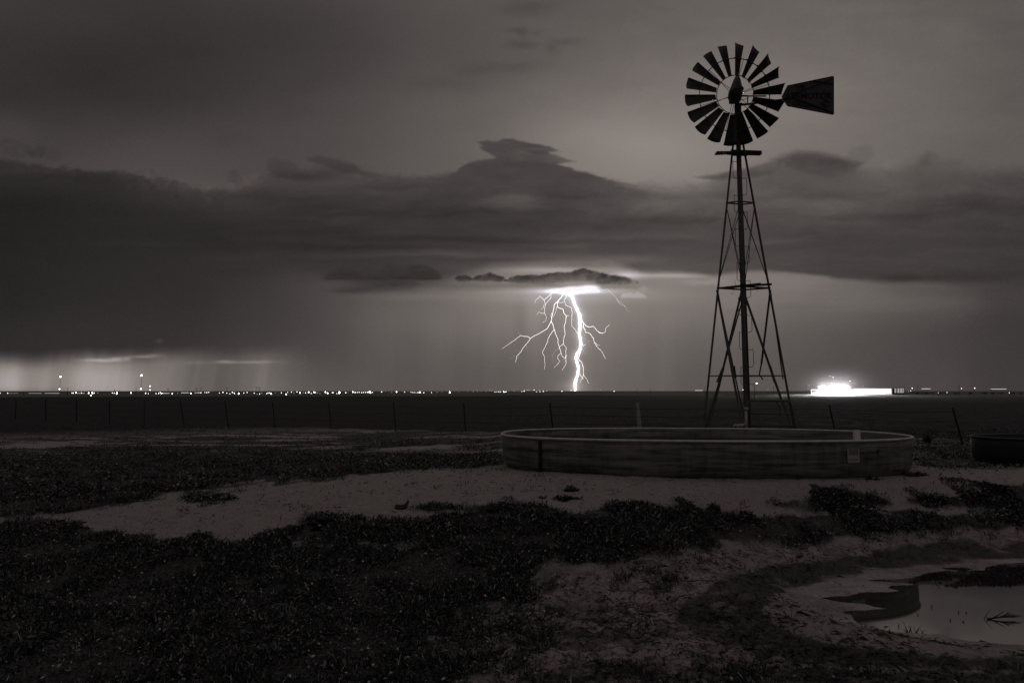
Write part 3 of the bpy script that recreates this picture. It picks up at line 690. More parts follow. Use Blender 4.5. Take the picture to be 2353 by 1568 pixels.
def build_water():
    m, n, l, p = newmat('muddy_still_water')
    n.remove(p)
    df = n.new('ShaderNodeBsdfDiffuse'); df.inputs[0].default_value = lin(.03)
    gl = n.new('ShaderNodeBsdfGlossy'); gl.inputs[0].default_value = (.96, .95, .95, 1); gl.inputs['Roughness'].default_value = .03
    fr = n.new('ShaderNodeFresnel'); fr.inputs['IOR'].default_value = 6.0
    mx = n.new('ShaderNodeMixShader'); l.new(fr.outputs[0], mx.inputs[0]); l.new(df.outputs[0], mx.inputs[1]); l.new(gl.outputs[0], mx.inputs[2])
    l.new(mx.outputs[0], n['Material Output'].inputs['Surface'])
    b = MB()
    P = [(6.9+4.0*math.cos(2*math.pi*t/48), 7.45+1.95*math.sin(2*math.pi*t/48), ZW) for t in range(48)]
    b.add(P, [tuple(range(48))])
    tag(b.build('pond_water', m), kind='structure')
build_water()
# ---------------------------------------------------------------- windmill
YB = 16.8
def build_mill():
    base = on_plane(1716, 898+1568*1.53/17.0, -.10); base = Vector((at(1716, 980, YB).x, YB, -.12))
    mill = empty('windmill', base)
    tag(mill, 'tall steel farm windmill with an eighteen-blade wheel and a lettered tail vane', 'windmill')
    def P(name, b, mat, parent=mill, smooth=False):
        o = b.build(name, mat, parent, smooth)
        return o
    def mb(): return MB(base)
    # leg lines, measured on the plate: left, right, near (front) and far (back) corner of a square tower seen along its diagonal
    half = 1.16
    def line(p0, p1, z):       # interpolate an (x, y) pair along the height
        t = (z-p0.z)/(p1.z-p0.z); return p0.lerp(p1, t)
    L0, L1 = at(1613.8, 982.9, YB), at(1681.8, 332.8, YB)
    R0, R1 = at(1826.7, 982.9, YB), at(1709.4, 332.8, YB)
    cx0 = .5*(L0.x+R0.x); h0 = .5*(R0.x-L0.x); h1 = .5*(R1.x-L1.x)
    DR = .42
    F0, F1 = at(1714.5, 983, YB-h0*DR), at(1695.4, 332.8, YB-h1*DR)
    B0, B1 = at(1722.0, 983, YB+h0*DR), at(1698.2, 332.8, YB+h1*DR)
    ZG = -.14; ZT = L1.z + .55
    legs = {}
    for k, (a, b, w) in {'L': (L0, L1, .050), 'R': (R0, R1, .050), 'F': (F0, F1, .068), 'B': (B0, B1, .055)}.items():
        lo = line(a, b, ZG); hi = line(a, b, ZT); legs[k] = (lo, hi)
        out = Vector(((lo.x-base.x), (lo.y-base.y), 0))
        m = mb(); m.angle(lo, hi, w, .009, out); P('leg', m, M_STEEL)
    def on(k, v):                # the point of leg k at plate height v
        lo, hi = legs[k]
        z0, z1 = lo.z, hi.z
        for _ in range(30):
            zm = .5*(z0+z1); q = line(lo, hi, zm); _, vv = proj(q.x, q.y, q.z)
            if vv > v: z0 = zm
            else: z1 = zm
        return line(lo, hi, z0)
    def onz(k, z): return line(legs[k][0], legs[k][1], z)
    ring = [('L', 'F'), ('F', 'R'), ('R', 'B'), ('B', 'L')]
    for v, w in ((466, .035), (661.5, .045), (863, .030), (944, .026)):
        z = on('L', v).z
        for a, b in ring:
            if v == 944 and (a, b) not in (('L', 'F'), ('B', 'L')): continue
            m = mb(); m.bar(onz(a, z), onz(b, z), w, w*.8); P('girt', m, M_STEEL)
    # braces
    z1, z2, z3 = on('L', 466).z, on('L', 661.5).z, ZG+.12
    for a, b in ring:
        for (p, q) in ((a, b), (b, a)):
            m = mb(); m.tube([onz(p, z1-.03), onz(q, z2+.06)], .0085, 6); P('brace_rod', m, M_STEEL)
    zt = z2-.05
    for (p, q, r_, kind) in (('L', 'F', .028, 0), ('L', 'B', .016, 0), ('F', 'L', .026, 1), ('F', 'R', .028, 0), ('R', 'B', .020, 2), ('B', 'L', .017, 0), ('R', 'F', .018, 3)):
        A = onz(p, zt); B_ = onz(q, z3)
        m = mb()
        if kind == 0: m.bar(A, B_, r_*2, .008, (0, 1, .2))
        elif kind == 1:
            mid = at(1661, 846, (A.y+B_.y)/2); m.bar(A, mid, r_*2, .010, (0, 1, .2)); m.bar(mid, at(1648, 878, mid.y-.03), .07, .02, (0, 1, .2))
            m.bar(mid, at(1617, 992, B_.y), .035, .01, (0, 1, .2)); m.bar(mid+Vector((.02, .02, 0)), at(1627, 992, B_.y), .03, .01, (0, 1, .2))
        elif kind == 2:
            m1 = at(1749, 835, YB+.5); m.bar(A, m1, .05, .010, (0, 1, .2)); m.bar(m1, at(1744, 860, YB+.5), .036, .008, (0, 1, .2)); m.bar(at(1744, 860, YB+.5), at(1753, 872, YB+.45), .03, .008, (0, 1, .2))
        elif kind == 3:
            m.bar(A, at(1798.5, 871, YB+.1), .028, .007, (0, 1, .2))
        P('brace', m, M_STEEL)
    # the broken splice plates low on the braces
    for a_, b_, w_ in (((1684, 840, YB-.2), (1688, 868, YB-.2), .085), ((1768, 840, YB-.25), (1780, 878, YB-.25), .06)):
        m = mb(); m.bar(at(*a_), at(*b_), w_, .02, (0, 1, 0)); P('splice_plate', m, M_STEEL)
    # drop pipe in the middle
    m = mb()
    top = at(1696.5, 250, YB); bot = Vector((base.x+.02, YB, ZG)); m.tube([bot, top], .026, 10); P('drop_pipe', m, M_STEEL, smooth=True)
    # climbing steps: wire brackets left and right of the near leg
    def c2(x, y): return (1594.8+.2122*x, 332.8+.2122*y)
    def c3(x, y): return (1581+.2433*x, 624+.2433*y)
    st = [(c2, 420, 463, 175, 360, 'l'), (c2, 570, 508, 355, 545, 'r'), (c2, 433, 475, 540, 730, 'l'), (c2, 578, 520, 722, 915, 'r'), (c2, 448, 492, 905, 1100, 'l'), (c2, 595, 535, 1092, 1283, 'r'), (c2, 463, 505, 1275, 1470, 'l'),
          (c3, 590, 545, 80, 245, 'r'), (c3, 475, 515, 240, 410, 'l'), (c3, 602, 550, 405, 572, 'r'), (c3, 485, 525, 565, 735, 'l'), (c3, 618, 565, 728, 900, 'r'), (c3, 498, 535, 897, 1067, 'l'), (c3, 627, 580, 1055, 1220, 'r')]
    for fn, xo, xi, ya, yb, sd in st:
        yw = on('F', fn(0, (ya+yb)/2)[1]).y - .02
        s = 1 if sd == 'r' else -1
        sk = -6 if sd == 'r' else -2
        pts = [fn(xi, ya+6), fn(xo-s*12+sk, ya+8), fn(xo+sk*1.4, ya-2), fn(xo+sk, ya+14), fn(xo, yb-22), fn(xo-s*12, yb-3), fn(xi+4, yb)]
        m = mb(); m.tube([at(p[0], p[1], yw) for p in pts], .0075, 5); P('climbing_step', m, M_STEEL)
    # upper platform: planks laid round the tower below the wheel
    zp = at(1696, 351, YB).z; pc = Vector((at(1696, 351, YB).x, YB, zp))
    m = mb()
    m.bar(at(1644, 353, YB-.14), at(1704, 349.5, YB-.10), .15, .035); m.bar(at(1678, 347.5, YB+.10), at(1748, 350, YB+.04), .15, .035)
    m.bar(at(1672, 352.5, YB-.10), at(1748, 354, YB-.12), .14, .035); m.bar(at(1645, 350.5, YB+.06), at(1700, 350, YB+.08), .12, .03)
    for dy in (-.2, .2):
        m.bar(at(1682, 356, YB+dy*.5), at(1716, 356.5, YB+dy*.5), .04, .04)
    P('platform', m, M_BLACK)
    # lower platform plank
    zl = at(1710, 655, YB).z
    m = mb(); m.bar(at(1664, 661, YB-.32), at(1744, 652.5, YB-.22), .16, .045); P('plank', m, M_BLACK)
    m = mb(); m.bar(at(1700, 656, YB-.3), at(1771, 653, YB), .06, .05); P('platform_rail', m, M_BLACK)
    for w_ in ([(1690, 657), (1688, 647), (1686.5, 645)], [(1684, 661), (1686, 672), (1680, 675), (1679, 671)], [(1742, 657), (1739, 671)]):
        m = mb(); m.tube([at(a_, b_, YB-.42) for a_, b_ in w_], .004, 4); P('loose_wire', m, M_BLACK)
    # mast above the legs
    hub = at(1688.7, 217.5, YB-.42)
    mast_b = Vector((pc.x, YB, zp+.35)); mast_t = Vector((at(1693, 236, YB).x, YB, at(1693, 236, YB).z))
    m = mb(); m.tube([mast_b-Vector((0, 0, .9)), mast_b, mast_t], [.03, .055, .06], 12); m.tube([at(1695, 262, YB), at(1694.5, 242, YB)], .085, 12)
    for k in 'LRFB':
        m.tube([legs[k][1]-Vector((0, 0, .02)), Vector((pc.x, YB, legs[k][1].z+.35))], .02, 6)
    P('mast', m, M_BLACK)
    # gearbox and helmet
    g0 = at(1688.5, 222, YB-.05)
    m = mb(); m.box(g0, .20, .36, .24); m.tube([g0+Vector((0, -.45, 0)), g0+Vector((0, .3, 0))], .07, 12); m.tube([at(1677, 236, YB), at(1712, 240, YB)], .022, 8); P('gearbox', m, M_BLACK)
    hl = []
    prof = [(1693, 173.5, .03), (1693, 176, .075), (1692.4, 186, .15), (1691, 200, .22), (1689, 213, .275), (1688, 224, .27), (1689.5, 232, .20)]
    m = mb(); rings = []
    for (u_, v_, r_) in prof:
        c = at(u_, v_, YB-.03)
        rings.append([c+Vector((r_*math.cos(t)*.62*(1.0), r_*math.sin(t)*.8, 0)) for t in [2*math.pi*k/20 for k in range(20)]])
    vs = [q for r_ in rings for q in r_]; fs = [tuple(range(20))]
    for i in range(len(rings)-1):
        for k in range(20): fs.append((i*20+k, (i+1)*20+k, (i+1)*20+(k+1) % 20, i*20+(k+1) % 20))
    m.add(vs, fs); P('gearbox_hood', m, M_BLADE, smooth=True)
    # wheel -------------------------------------------------------
    yaw = math.radians(1)
    Rz = Matrix.Rotation(yaw, 3, 'Z') @ Matrix.Rotation(math.radians(10), 3, 'X')
    sc = (at(1689+100, 217.5, YB-.42)-at(1689, 217.5, YB-.42)).length/100
    # plate pixels -> metres in the wheel plane (the sight line is oblique, so heights need their own factor)
    RO = (115.6/1.047)*(at(1689, 117.5, YB-.42)-at(1689, 217.5, YB-.42)).length/100
    RI, RM = RO*.375, RO*.715
    wheel = empty('wheel', (0, 0, 0)); wheel.parent = mill; wheel.location = hub-base
    def wl_(p): return Rz @ Vector(p)
    def WB(): return MB()
    m = WB(); m.tube([wl_((0, -.10, 0)), wl_((0, .14, 0))], .085, 16); m.tube([wl_((0, -.02, 0)), wl_((0, .03, 0))], .15, 18); m.ball(wl_((0, -.11, 0)), .06); m.build('hub', M_BLACK, wheel)
    for nm, rr_, th in (('inner_ring', RI, .010), ('outer_ring', RM, .011)):
        m = WB(); yo = .0 if nm == 'inner_ring' else .05
        m.tube([wl_((rr_*math.sin(2*math.pi*k/72), yo, rr_*math.cos(2*math.pi*k/72))) for k in range(73)], th, 6, cap=False); m.build(nm, M_STEEL, wheel)
    # spokes: pairs running to five places on the rim
    for k in range(6):
        a = math.radians(14+60*k-3)
        for da, y0, y1 in ((-.045, -.07, .05), (.03, .11, .05)):
            m = WB(); m.tube([wl_((.08*math.sin(a-.9*da), y0, .08*math.cos(a-.9*da))), wl_((RM*math.sin(a+da), y1, RM*math.cos(a+da)))], .0065, 5)
            m.ball(wl_((RM*math.sin(a+da), y1, RM*math.cos(a+da))), .016, 6, 4); m.build('spoke', M_STEEL, wheel)
    first = None
    pitch = math.radians(39)
    for k in range(18):
        a = math.radians(3.5+20*k+random.uniform(-.7, .7))
        er = Vector((math.sin(a), 0, math.cos(a))); et = Vector((math.cos(a), 0, -math.sin(a))); ey = Vector((0, 1, 0))
        nr_, nc = 7, 7
        vs = []; fs = []
        jit = random.uniform(-.02, .02)
        # blades bent a little by years of wind: their pitch varies round the wheel
        kk = .327*math.cos(a)-.19*math.sin(a); tgt = (147+33*math.cos(a-math.radians(196)))/188.0
        p_a = math.acos(min(.995, tgt/math.hypot(1, kk))) - math.atan(kk)
        for side in (0, 1):
            for i in range(nr_):
                t = i/(nr_-1); r_ = RI*1.01 + (RO-RI*1.01)*t
                w = lerp(.160, .355, t**.92)
                pt = p_a + .10*(1-t) + jit
                for j in range(nc):
                    s = j/(nc-1)-.5
                    camb = .055*(1-4*s*s)*(.5+.5*t)
                    c = math.cos(pt); q = math.sin(pt)
                    p = er*(r_+(-.018*(4*s*s) if i == nr_-1 else 0)) + (et*c + ey*q)*(s*w) + (ey*c - et*q)*(camb + side*.0035)
                    p = p + ey*(.02)
                    vs.append(wl_(p))
        n1 = nr_*nc
        for i in range(nr_-1):
            for j in range(nc-1):
                q = i*nc+j; fs.append((q, q+1, q+nc+1, q+nc)); fs.append((n1+q, n1+q+nc, n1+q+nc+1, n1+q+1))
        for i in range(nr_-1):
            for j in (0, nc-1):
                q = i*nc+j; fs.append((q, q+nc, n1+q+nc, n1+q))
        for j in range(nc-1):
            for i in (0, nr_-1):
                q = i*nc+j; fs.append((q, q+1, n1+q+1, n1+q))
        m = MB(); m.add(vs, fs)
        bl = m.build('blade', M_BLADE, wheel, True)
        # the bracket that holds it to the outer ring
        m = MB(); m.bar(wl_(er*RM+et*-.11+ey*.02), wl_(er*RM+et*.11+ey*.09), .035, .012, tuple(wl_(er)))
        m.bar(wl_(er*RM+et*.02+ey*.06), wl_(er*(RM+.14)+et*.03+ey*.06), .014, .01, (0, 1, 0)); m.build('bracket', M_STEEL, bl)
    # tail --------------------------------------------------------
    yv = YB+.30
    tail = empty('tail_vane', (0, 0, 0)); tail.parent = mill
    tp = at(1696, 240, yv)-base; tail.location = tp
    o_ = base+tp
    def VB(): return MB(o_)
    m = VB(); m.tube([at(1696, 242, YB+.05), at(1735, 237.5, yv), at(1799, 228.5, yv)], [.030, .026, .022], 8); m.build('boom', M_BLACK, tail)
    m = VB(); m.tube([at(1700, 221, YB), at(1758.5, 221, yv)], [.018, .02], 8); m.tube([at(1717.5, 222, yv-.1), at(1716.5, 239, yv-.1)], .014, 6); m.tube([at(1700, 231, YB), at(1719, 226, yv-.1)], .008, 6)
    m.tube([at(1701, 219, YB), at(1718, 219.5, yv-.05)], .008, 5); m.build('furl_lever', M_BLACK, tail)
    vc = [(1795.6, 222.5), (1809, 197.0), (1912.6, 175.4), (1915.0, 177.5), (1915.0, 262.0), (1912.8, 263.6), (1809, 244.0), (1800, 231)]
    m = VB()
    front = [at(u_, v_, yv) for u_, v_ in vc]; back = [p+Vector((0, .006, 0)) for p in front]
    n_ = len(vc)
    m.add(front+back, [tuple(range(n_))[::-1], tuple(range(n_, 2*n_))]+[(i, (i+1) % n_, n_+(i+1) % n_, n_+i) for i in range(n_)])
    sheet = m.build('vane_sheet', M_VANE, tail)
    def vv(x, y): return (1733.5+.0884*x, 159.5+.0884*y)
    m = VB()
    yr = yv-.012
    for a, b, w in (((1000, 640), (2040, 240), .030), ((1010, 740), (2040, 1130), .030), ((1490, 300), (1700, 325), .016), ((1700, 325), (2045, 385), .016), ((1000, 640), (985, 690), .03), ((985, 690), (1010, 740), .03), ((720, 770), (990, 745), .05)):
        m.bar(at(*vv(*a), yr), at(*vv(*b), yr), w, .012, (0, 0, 1) if w < .05 else (0, 0, 1))
    rim = [at(u_, v_, yr) for u_, v_ in vc]
    for i in range(n_): m.bar(rim[i], rim[(i+1) % n_], .012, .010, (0, 0, 1))
    m.build('vane_frame', M_BLACK, sheet)
    # lettering
    def text(s, cx, cy, hgt, wid, rot, bold=.0):
        cu = bpy.data.curves.new('lettering', 'FONT'); cu.body = s; cu.size = 1; cu.extrude = .01; cu.align_x = 'CENTER'; cu.align_y = 'CENTER'; cu.offset = bold
        to = bpy.data.objects.new('tmp', cu); COL.objects.link(to)
        dg = bpy.context.evaluated_depsgraph_get(); me = bpy.data.meshes.new_from_object(to.evaluated_get(dg))
        bpy.data.objects.remove(to)
        xs = [q.co.x for q in me.vertices]; ys = [q.co.y for q in me.vertices]
        mx, my = (max(xs)+min(xs))/2, (max(ys)+min(ys))/2; w0 = max(xs)-min(xs); h0_ = max(ys)-min(ys)
        c = at(*vv(cx, cy), yv-.007); pxm = (at(1850, 220, yv)-at(1849, 220, yv)).length
        W_ = wid*.0884*pxm; H_ = hgt*.0884*pxm; ca, sa = math.cos(rot), math.sin(rot)
        for q in me.vertices:
            x = (q.co.x-mx)/w0*W_; y = (q.co.y-my)/h0_*H_; z = q.co.z*.2
            q.co = (c-o_) + Vector((x*ca-y*sa, -z, x*sa+y*ca))
        me.materials.clear(); me.materials.append(M_INK)
        link('lettering', me, sheet)
    text('THE', 1175, 465, 115, 250, math.radians(11), .02)
    text('AERMOTOR', 1400, 683, 165, 1230, math.radians(-.5), .02)
    text('CHICAGO', 1235, 905, 115, 520, math.radians(-10), .015)
    m = VB()
    for r_, t_ in ((98, .009), (50, .009)):
        pp = [at(*vv(1835+r_*math.cos(t), 890+r_*math.sin(t)), yv-.008) for t in ([2*math.pi*k/32 for k in range(33)] if r_ > 60 else [math.radians(50+260*k/24) for k in range(25)])]
        m.tube(pp, t_, 4, cap=False)
    m.tube([at(*vv(1835, 890), yv-.008), at(*vv(1838, 893), yv-.008)], .014, 6)
    m.build('emblem', M_INK, sheet)
M_VANE = noisy('vane_sheet_steel', .040, .070, 6, .5, .2, .2)
M_INK = noisy('worn_vane_paint', .004, .009, 9, .7, 0)
build_mill()
# ---------------------------------------------------------------- stock tanks
def tank_mat(name, a, b):
    m, n, l, p = newmat(name)
    tc = n.new('ShaderNodeTexCoord'); mp = n.new('ShaderNodeMapping'); mp.inputs['Scale'].default_value = (.5, .5, 6)
    l.new(tc.outputs['Object'], mp.inputs[0])
    ns = n.new('ShaderNodeTexNoise'); ns.inputs['Scale'].default_value = 2.2; ns.inputs['Detail'].default_value = 8; ns.inputs['Roughness'].default_value = .65; l.new(mp.outputs[0], ns.inputs['Vector'])
    mp2 = n.new('ShaderNodeMapping'); mp2.inputs['Scale'].default_value = (5, 5, .8); l.new(tc.outputs['Object'], mp2.inputs[0])
    n2 = n.new('ShaderNodeTexNoise'); n2.inputs['Scale'].default_value = 1.6; n2.inputs['Detail'].default_value = 9; n2.inputs['Roughness'].default_value = .7; l.new(mp2.outputs[0], n2.inputs['Vector'])
    ad = n.new('ShaderNodeMath'); ad.operation = 'MULTIPLY_ADD'; ad.inputs[1].default_value = .28; l.new(n2.outputs['Fac'], ad.inputs[0])
    hf = n.new('ShaderNodeMath'); hf.operation = 'MULTIPLY'; hf.inputs[1].default_value = .72; l.new(ns.outputs['Fac'], hf.inputs[0]); l.new(hf.outputs[0], ad.inputs[2])
    cr = n.new('ShaderNodeValToRGB'); e = cr.color_ramp.elements; e[0].position = .40; e[0].color = lin(a); e[1].position = .62; e[1].color = lin(b)
    l.new(ad.outputs[0], cr.inputs[0]); l.new(cr.outputs[0], p.inputs['Base Color'])
    p.inputs['Roughness'].default_value = .55; p.inputs['Metallic'].default_value = .15
    bp = n.new('ShaderNodeBump'); bp.inputs['Strength'].default_value = .35; bp.inputs['Distance'].default_value = .02; l.new(ad.outputs[0], bp.inputs['Height']); l.new(bp.outputs[0], p.inputs['Normal'])
    return m
M_TANK = tank_mat('rusty_tank_steel', .045, .24)
M_TANK2 = tank_mat('black_tank_plastic', .008, .014)
M_RIM = noisy('bright_galvanised_rim', .5, .75, 10, .45, .0, .2)
M_RIM2 = noisy('dark_tank_rim', .04, .09, 10, .5, .2, .2)
def tank(c, a, b, rot, ztop, zbot, label, mw, mr, ex=2.4, seams=(), bow=0, N=160):
    o = Vector((c[0], c[1], zbot)); root = empty('stock_tank', o)
    tag(root, label, 'water tank')
    def pt(t, k=1.0, dr=0.0):
        ct, st = math.cos(t), math.sin(t)
        x = (a+dr)*math.copysign(abs(ct)**(2/ex), ct); y = (b+dr)*math.copysign(abs(st)**(2/ex), st)
        return Vector((c[0]+x*math.cos(rot)-y*math.sin(rot), c[1]+x*math.sin(rot)+y*math.cos(rot), 0))
    ts = [2*math.pi*k/N for k in range(N)]
    m = MB(o); vs = []; H = [zbot-.04, zbot+.02, zbot+.06, zbot+.11, zbot+.17, zbot+(ztop-zbot)*.45, zbot+(ztop-zbot)*.7, ztop]
    TUCK = {0: -.15, 1: -.11, 2: -.07, 3: -.035, 4: -.012}
    lv = []
    for h in H: lv.append([(h, 0.0)]*1)
    def wob(t, h): return .012*math.sin(3*t+1)+.008*math.sin(9*t+h*5)+.004*math.sin(21*t+h*17)
    prof = [(h, TUCK.get(i_, 0)) for i_, h in enumerate(H)] + [(h, -.014+TUCK.get(i_, 0)) for i_, h in list(enumerate(H))[::-1]]
    rings = []
    for h, d in prof:
        rings.append([pt(t, 1, d+wob(t, h)*(1 if h < ztop else .4)) + Vector((0, 0, h)) for t in ts])
    vs = [q for r_ in rings for q in r_]; fs = []
    for i in range(len(rings)-1):
        for k in range(N): fs.append((i*N+k, i*N+(k+1) % N, (i+1)*N+(k+1) % N, (i+1)*N+k))
    m.add(vs, fs); wall = m.build('tank_wall', mw, root, True)
    m = MB(o); m.tube([pt(t, 1, .004+wob(t, ztop)*.4)+Vector((0, 0, ztop+.004)) for t in ts+[0.0]], .021, 8, cap=False)
    m.build('rim', mr, root, True)
    m = MB(o); m.add([pt(t, 1, -.02)+Vector((0, 0, zbot+.02)) for t in ts], [tuple(range(N))]); m.build('tank_floor', mw, root)
    return root, wall, pt
ZTOP = .61
tk, tk_wall, tk_pt = tank((3.545, 13.12), 3.745, 1.90, math.radians(-4.0), ZTOP, -.03, 'long oval galvanised stock tank with a pale rim in front of the windmill', M_TANK, M_RIM)
def near_side(u):
    """parameter t of the tank outline nearest the camera in plate column u"""
    best = None
    for k in range(2000):
        t = math.pi + math.pi*k/2000
        q = tk_pt(t, 1, 0); uu, _ = proj(q.x, q.y, .3)
        d = abs(uu-u)
        if best is None or d < best[0]: best = (d, t)
    return best[1]
O = Vector((3.545, 13.12, -.03))
t_ = near_side(1241.5)
m = MB(O)
for h0_, h1_ in ((0, .58),):
    q = tk_pt(t_, 1, .012); m.box(Vector((q.x, q.y, .35)), .05, .03, .44, math.radians(-22)); m.bar(Vector((q.x, q.y, .14)), Vector((q.x+.01, q.y+.09, .0)), .05, .03, (0, -1, 0))
for k in range(7):
    q = tk_pt(t_, 1, .030); m.ball((q.x, q.y, .16+.062*k), .011, 6, 4)
m.build('seam', M_BLACK, tk)
t0 = near_side(1945.6); t1 = near_side(1973)
a_, b_ = tk_pt(t0, 1, .010), tk_pt(t1, 1, .010)
M_PATCH = noisy('faded_label_film', .34, .42, 5, .6, 0)
M_PATCH2 = noisy('faded_label_print', .14, .22, 5, .6, 0)
m = MB(O); m.bar(Vector((a_.x, a_.y, .378)), Vector((b_.x, b_.y, .378)), .005, .235, (0, 0, 1)); lab = m.build('label_plate', M_PATCH, tk)
m = MB(O); d_ = (b_-a_)
m.bar(Vector((a_.x, a_.y, .438))+d_*.12+Vector((0, -.005, 0)), Vector((a_.x, a_.y, .438))+d_*.88+Vector((0, -.005, 0)), .003, .10, (0, 0, 1))
m.bar(Vector((a_.x, a_.y, .313))+d_*.10+Vector((0, -.005, 0)), Vector((a_.x, a_.y, .313))+d_*.90+Vector((0, -.005, 0)), .003, .012, (0, 0, 1)); m.build('label_print', M_PATCH2, lab)
# the small crack and rust run near the right end
t2 = near_side(2017); q = tk_pt(t2, 1, .010); m = MB(O)
m.tube([(q.x, q.y, .50), (q.x+.008, q.y, .44), (q.x-.01, q.y, .40), (q.x+.012, q.y, .36)], .007, 4); m.tube([(q.x, q.y, .44), (q.x-.05, q.y+.004, .41)], .005, 4); m.build('crack', M_BLACK, tk)
def tank_water():
    mm, n, l, p = newmat('tank_water'); p.inputs['Base Color'].default_value = lin(.02); p.inputs['Roughness'].default_value = .06; p.inputs['IOR'].default_value = 1.33
    m = MB(); P = []
    for k in range(120):
        q = tk_pt(2*math.pi*k/120, 1, -.03); P.append((q.x, q.y, .385))
    m.add(P, [tuple(range(120))]); tag(m.build('tank_water', mm), kind='structure')
tank_water()
# white float valve cover inside the near rim
q = tk_pt(near_side(1984), 1, -.10)
o = Vector((q.x, q.y, .385)); r_ = empty('float_valve', o)
tag(r_, 'small white square float valve housing standing inside the near rim of the long tank', 'valve')
m = MB(o); m.box(o+Vector((0, 0, .19)), .088, .07, .38); m.build('housing', M_WHITE, r_)
m = MB(o); m.box(o+Vector((0, 0, .388)), .096, .078, .014); m.build('lid', M_WHITE, r_)
# inlet pipe from the windmill over the far rim
def up_(u, v, y): return at(u, v, y)
o = Vector((5.6, 15.5, 0)); r_ = empty('inlet_pipe', o); tag(r_, 'pale inlet pipe from the windmill foot over the far rim of the long tank', 'pipe')
m = MB(o); m.tube([up_(1716, 972, 15.9), up_(1712, 975, 15.7), up_(1690, 978, 15.3)], .035, 10); m.build('pipe', M_PIPE, r_, True)
m = MB(o); m.tube([up_(1691, 978, 15.3), up_(1688, 979, 15.15), up_(1688, 980, 15.12)], .045, 10); m.build('elbow', M_PIPE, r_, True)
m = MB(o); m.tube([up_(1690, 980, 15.12), up_(1696, 990, 14.93), up_(1703, 1004, 14.9)], [.03, .028, .02], 8); m.build('hose', M_BLACK, r_, True)
# standpipe beside the near leg
o = Vector((5.75, 15.6, -.1)); r_ = empty('standpipe', o); tag(r_, 'thin pale well standpipe with a collar beside the near windmill leg', 'pipe')
m = MB(o); m.tube([up_(1714.5, 1010, 15.6), up_(1713.5, 935, 15.6)], .03, 10); m.build('pipe', M_PIPE, r_, True)
m = MB(o); m.tube([up_(1713.6, 941, 15.6), up_(1713.5, 935, 15.6)], .05, 10); m.tube([up_(1712, 938, 15.58), up_(1719, 937.5, 15.58)], .02, 8); m.build('collar', M_PIPE, r_, True)

# second tank at the right edge
tank((11.88, 14.55), 2.0, .95, math.radians(-3), 0.455, -.12, 'black stock tank cut off by the right edge of the picture', M_TANK2, M_RIM2, ex=2.2)

# ---------------------------------------------------------------- tubular gate leaning at the windmill
def gate():
    yg = 15.75; o = Vector((at(1772, 985, yg).x, yg, -.08)); r_ = empty('tube_gate', o)
    tag(r_, 'short tubular steel gate with rounded corners leaning on the right windmill leg', 'gate')
    def c3(x, y): return at(1581+.2433*x, 624+.2433*y, yg)
    m = MB(o); m.tube([c3(566, 1600), c3(560, 1250), c3(566, 1228), c3(590, 1217), c3(800, 1217), c3(930, 1218), c3(958, 1228), c3(972, 1255), c3(995, 1370), c3(1025, 1600)], .024, 8); m.build('frame', M_STEELR, r_, True)
    for y0, y1, xa, xb in ((1338, 1342, 562, 990), (1452, 1450, 562, 1003)):
        m = MB(o); m.tube([c3(xa, y0), c3(xb, y1)], .019, 8); m.build('rail', M_STEELR, r_, True)
    for x0, x1, y0, y1 in ((672, 690, 1340, 1600), (835, 868, 1222, 1290), (868, 878, 1290, 1600)):
        m = MB(o); m.tube([c3(x0, y0)+Vector((0, .02, 0)), c3(x1, y1)+Vector((0, .02, 0))], .017, 8); m.build('upright', M_STEELR, r_, True)
M_STEELR = noisy('rusty_gate_tube', .06, .13, 12, .5, .3, .2)
gate()

# ---------------------------------------------------------------- wire fence
def fence():
    posts = [(37, 918, 36, 963), (105, 917, 105.5, 966), (175.5, 918, 176, 968), (252, 921, 252.5, 973), (415, 922, 424.5, 978), (517, 919.5, 526.5, 984), (626, 922, 633, 982), (755, 923, 763, 986), (904, 922, 910, 991), (1065.5, 927, 1070, 990),
             (1263, 926, 1272, 996), (1905, 929, 1922, 1006), (2188, 936, 2214, 1022)]
    o = Vector((0, 26, 0)); r_ = empty('wire_fence', o); tag(r_, 'sagging wire fence of thin dark steel posts between the pasture and the plough land', 'fence')
    tops = []
    base = []
    for i, (u0, v0, u1, v1) in enumerate(posts):
        x, y = hit(u1, v1); z = float(base_z(np.array([x]), np.array([y]))[0])
        b = Vector((x, y, z-.15)); t = at(u0, v0, y); base.append(Vector((x, y, z))); tops.append(t)
        m = MB(o); m.bar(b, t, .052 if i < 11 else .036, .04, (0, 1, 0)); m.bar(b+Vector((0, -.02, 0)), t+Vector((0, -.02, 0)), .012, .03, (0, 1, 0)); m.build('fence_post', M_POST, r_)
    x, y = hit(331.5, 976); b = Vector((x, y, float(base_z(np.array([x]), np.array([y]))[0])-.1)); t = at(331.5, 918, y)
    tops.insert(4, t); base.insert(4, b+Vector((0, 0, .1)))
    m = MB(o); m.tube([b, t], [.05, .04], 8); w = m.build('fence_post', M_PALEDIM, r_); w['label'] = 'pale weathered post of the fence'
    for h in (.35, .62, .88):
        pts = []
        for i in range(len(tops)-1):
            a = base[i].lerp(tops[i], h); c = base[i+1].lerp(tops[i+1], h)
            for k in range(6):
                f = k/6; q = a.lerp(c, f); q.z -= .05*math.sin(math.pi*f); pts.append(q)
        pts.append(base[-1].lerp(tops[-1], h))
        m = MB(o); m.tube(pts, .006, 4, cap=False); m.build('wire', M_POST, r_)
M_PALEDIM = noisy('greyed_post_timber', .05, .10, 9, .9)
fence()
x, y = hit(1469.5, 988); o = Vector((x, y, float(base_z(np.array([x]), np.array([y]))[0])-.1))
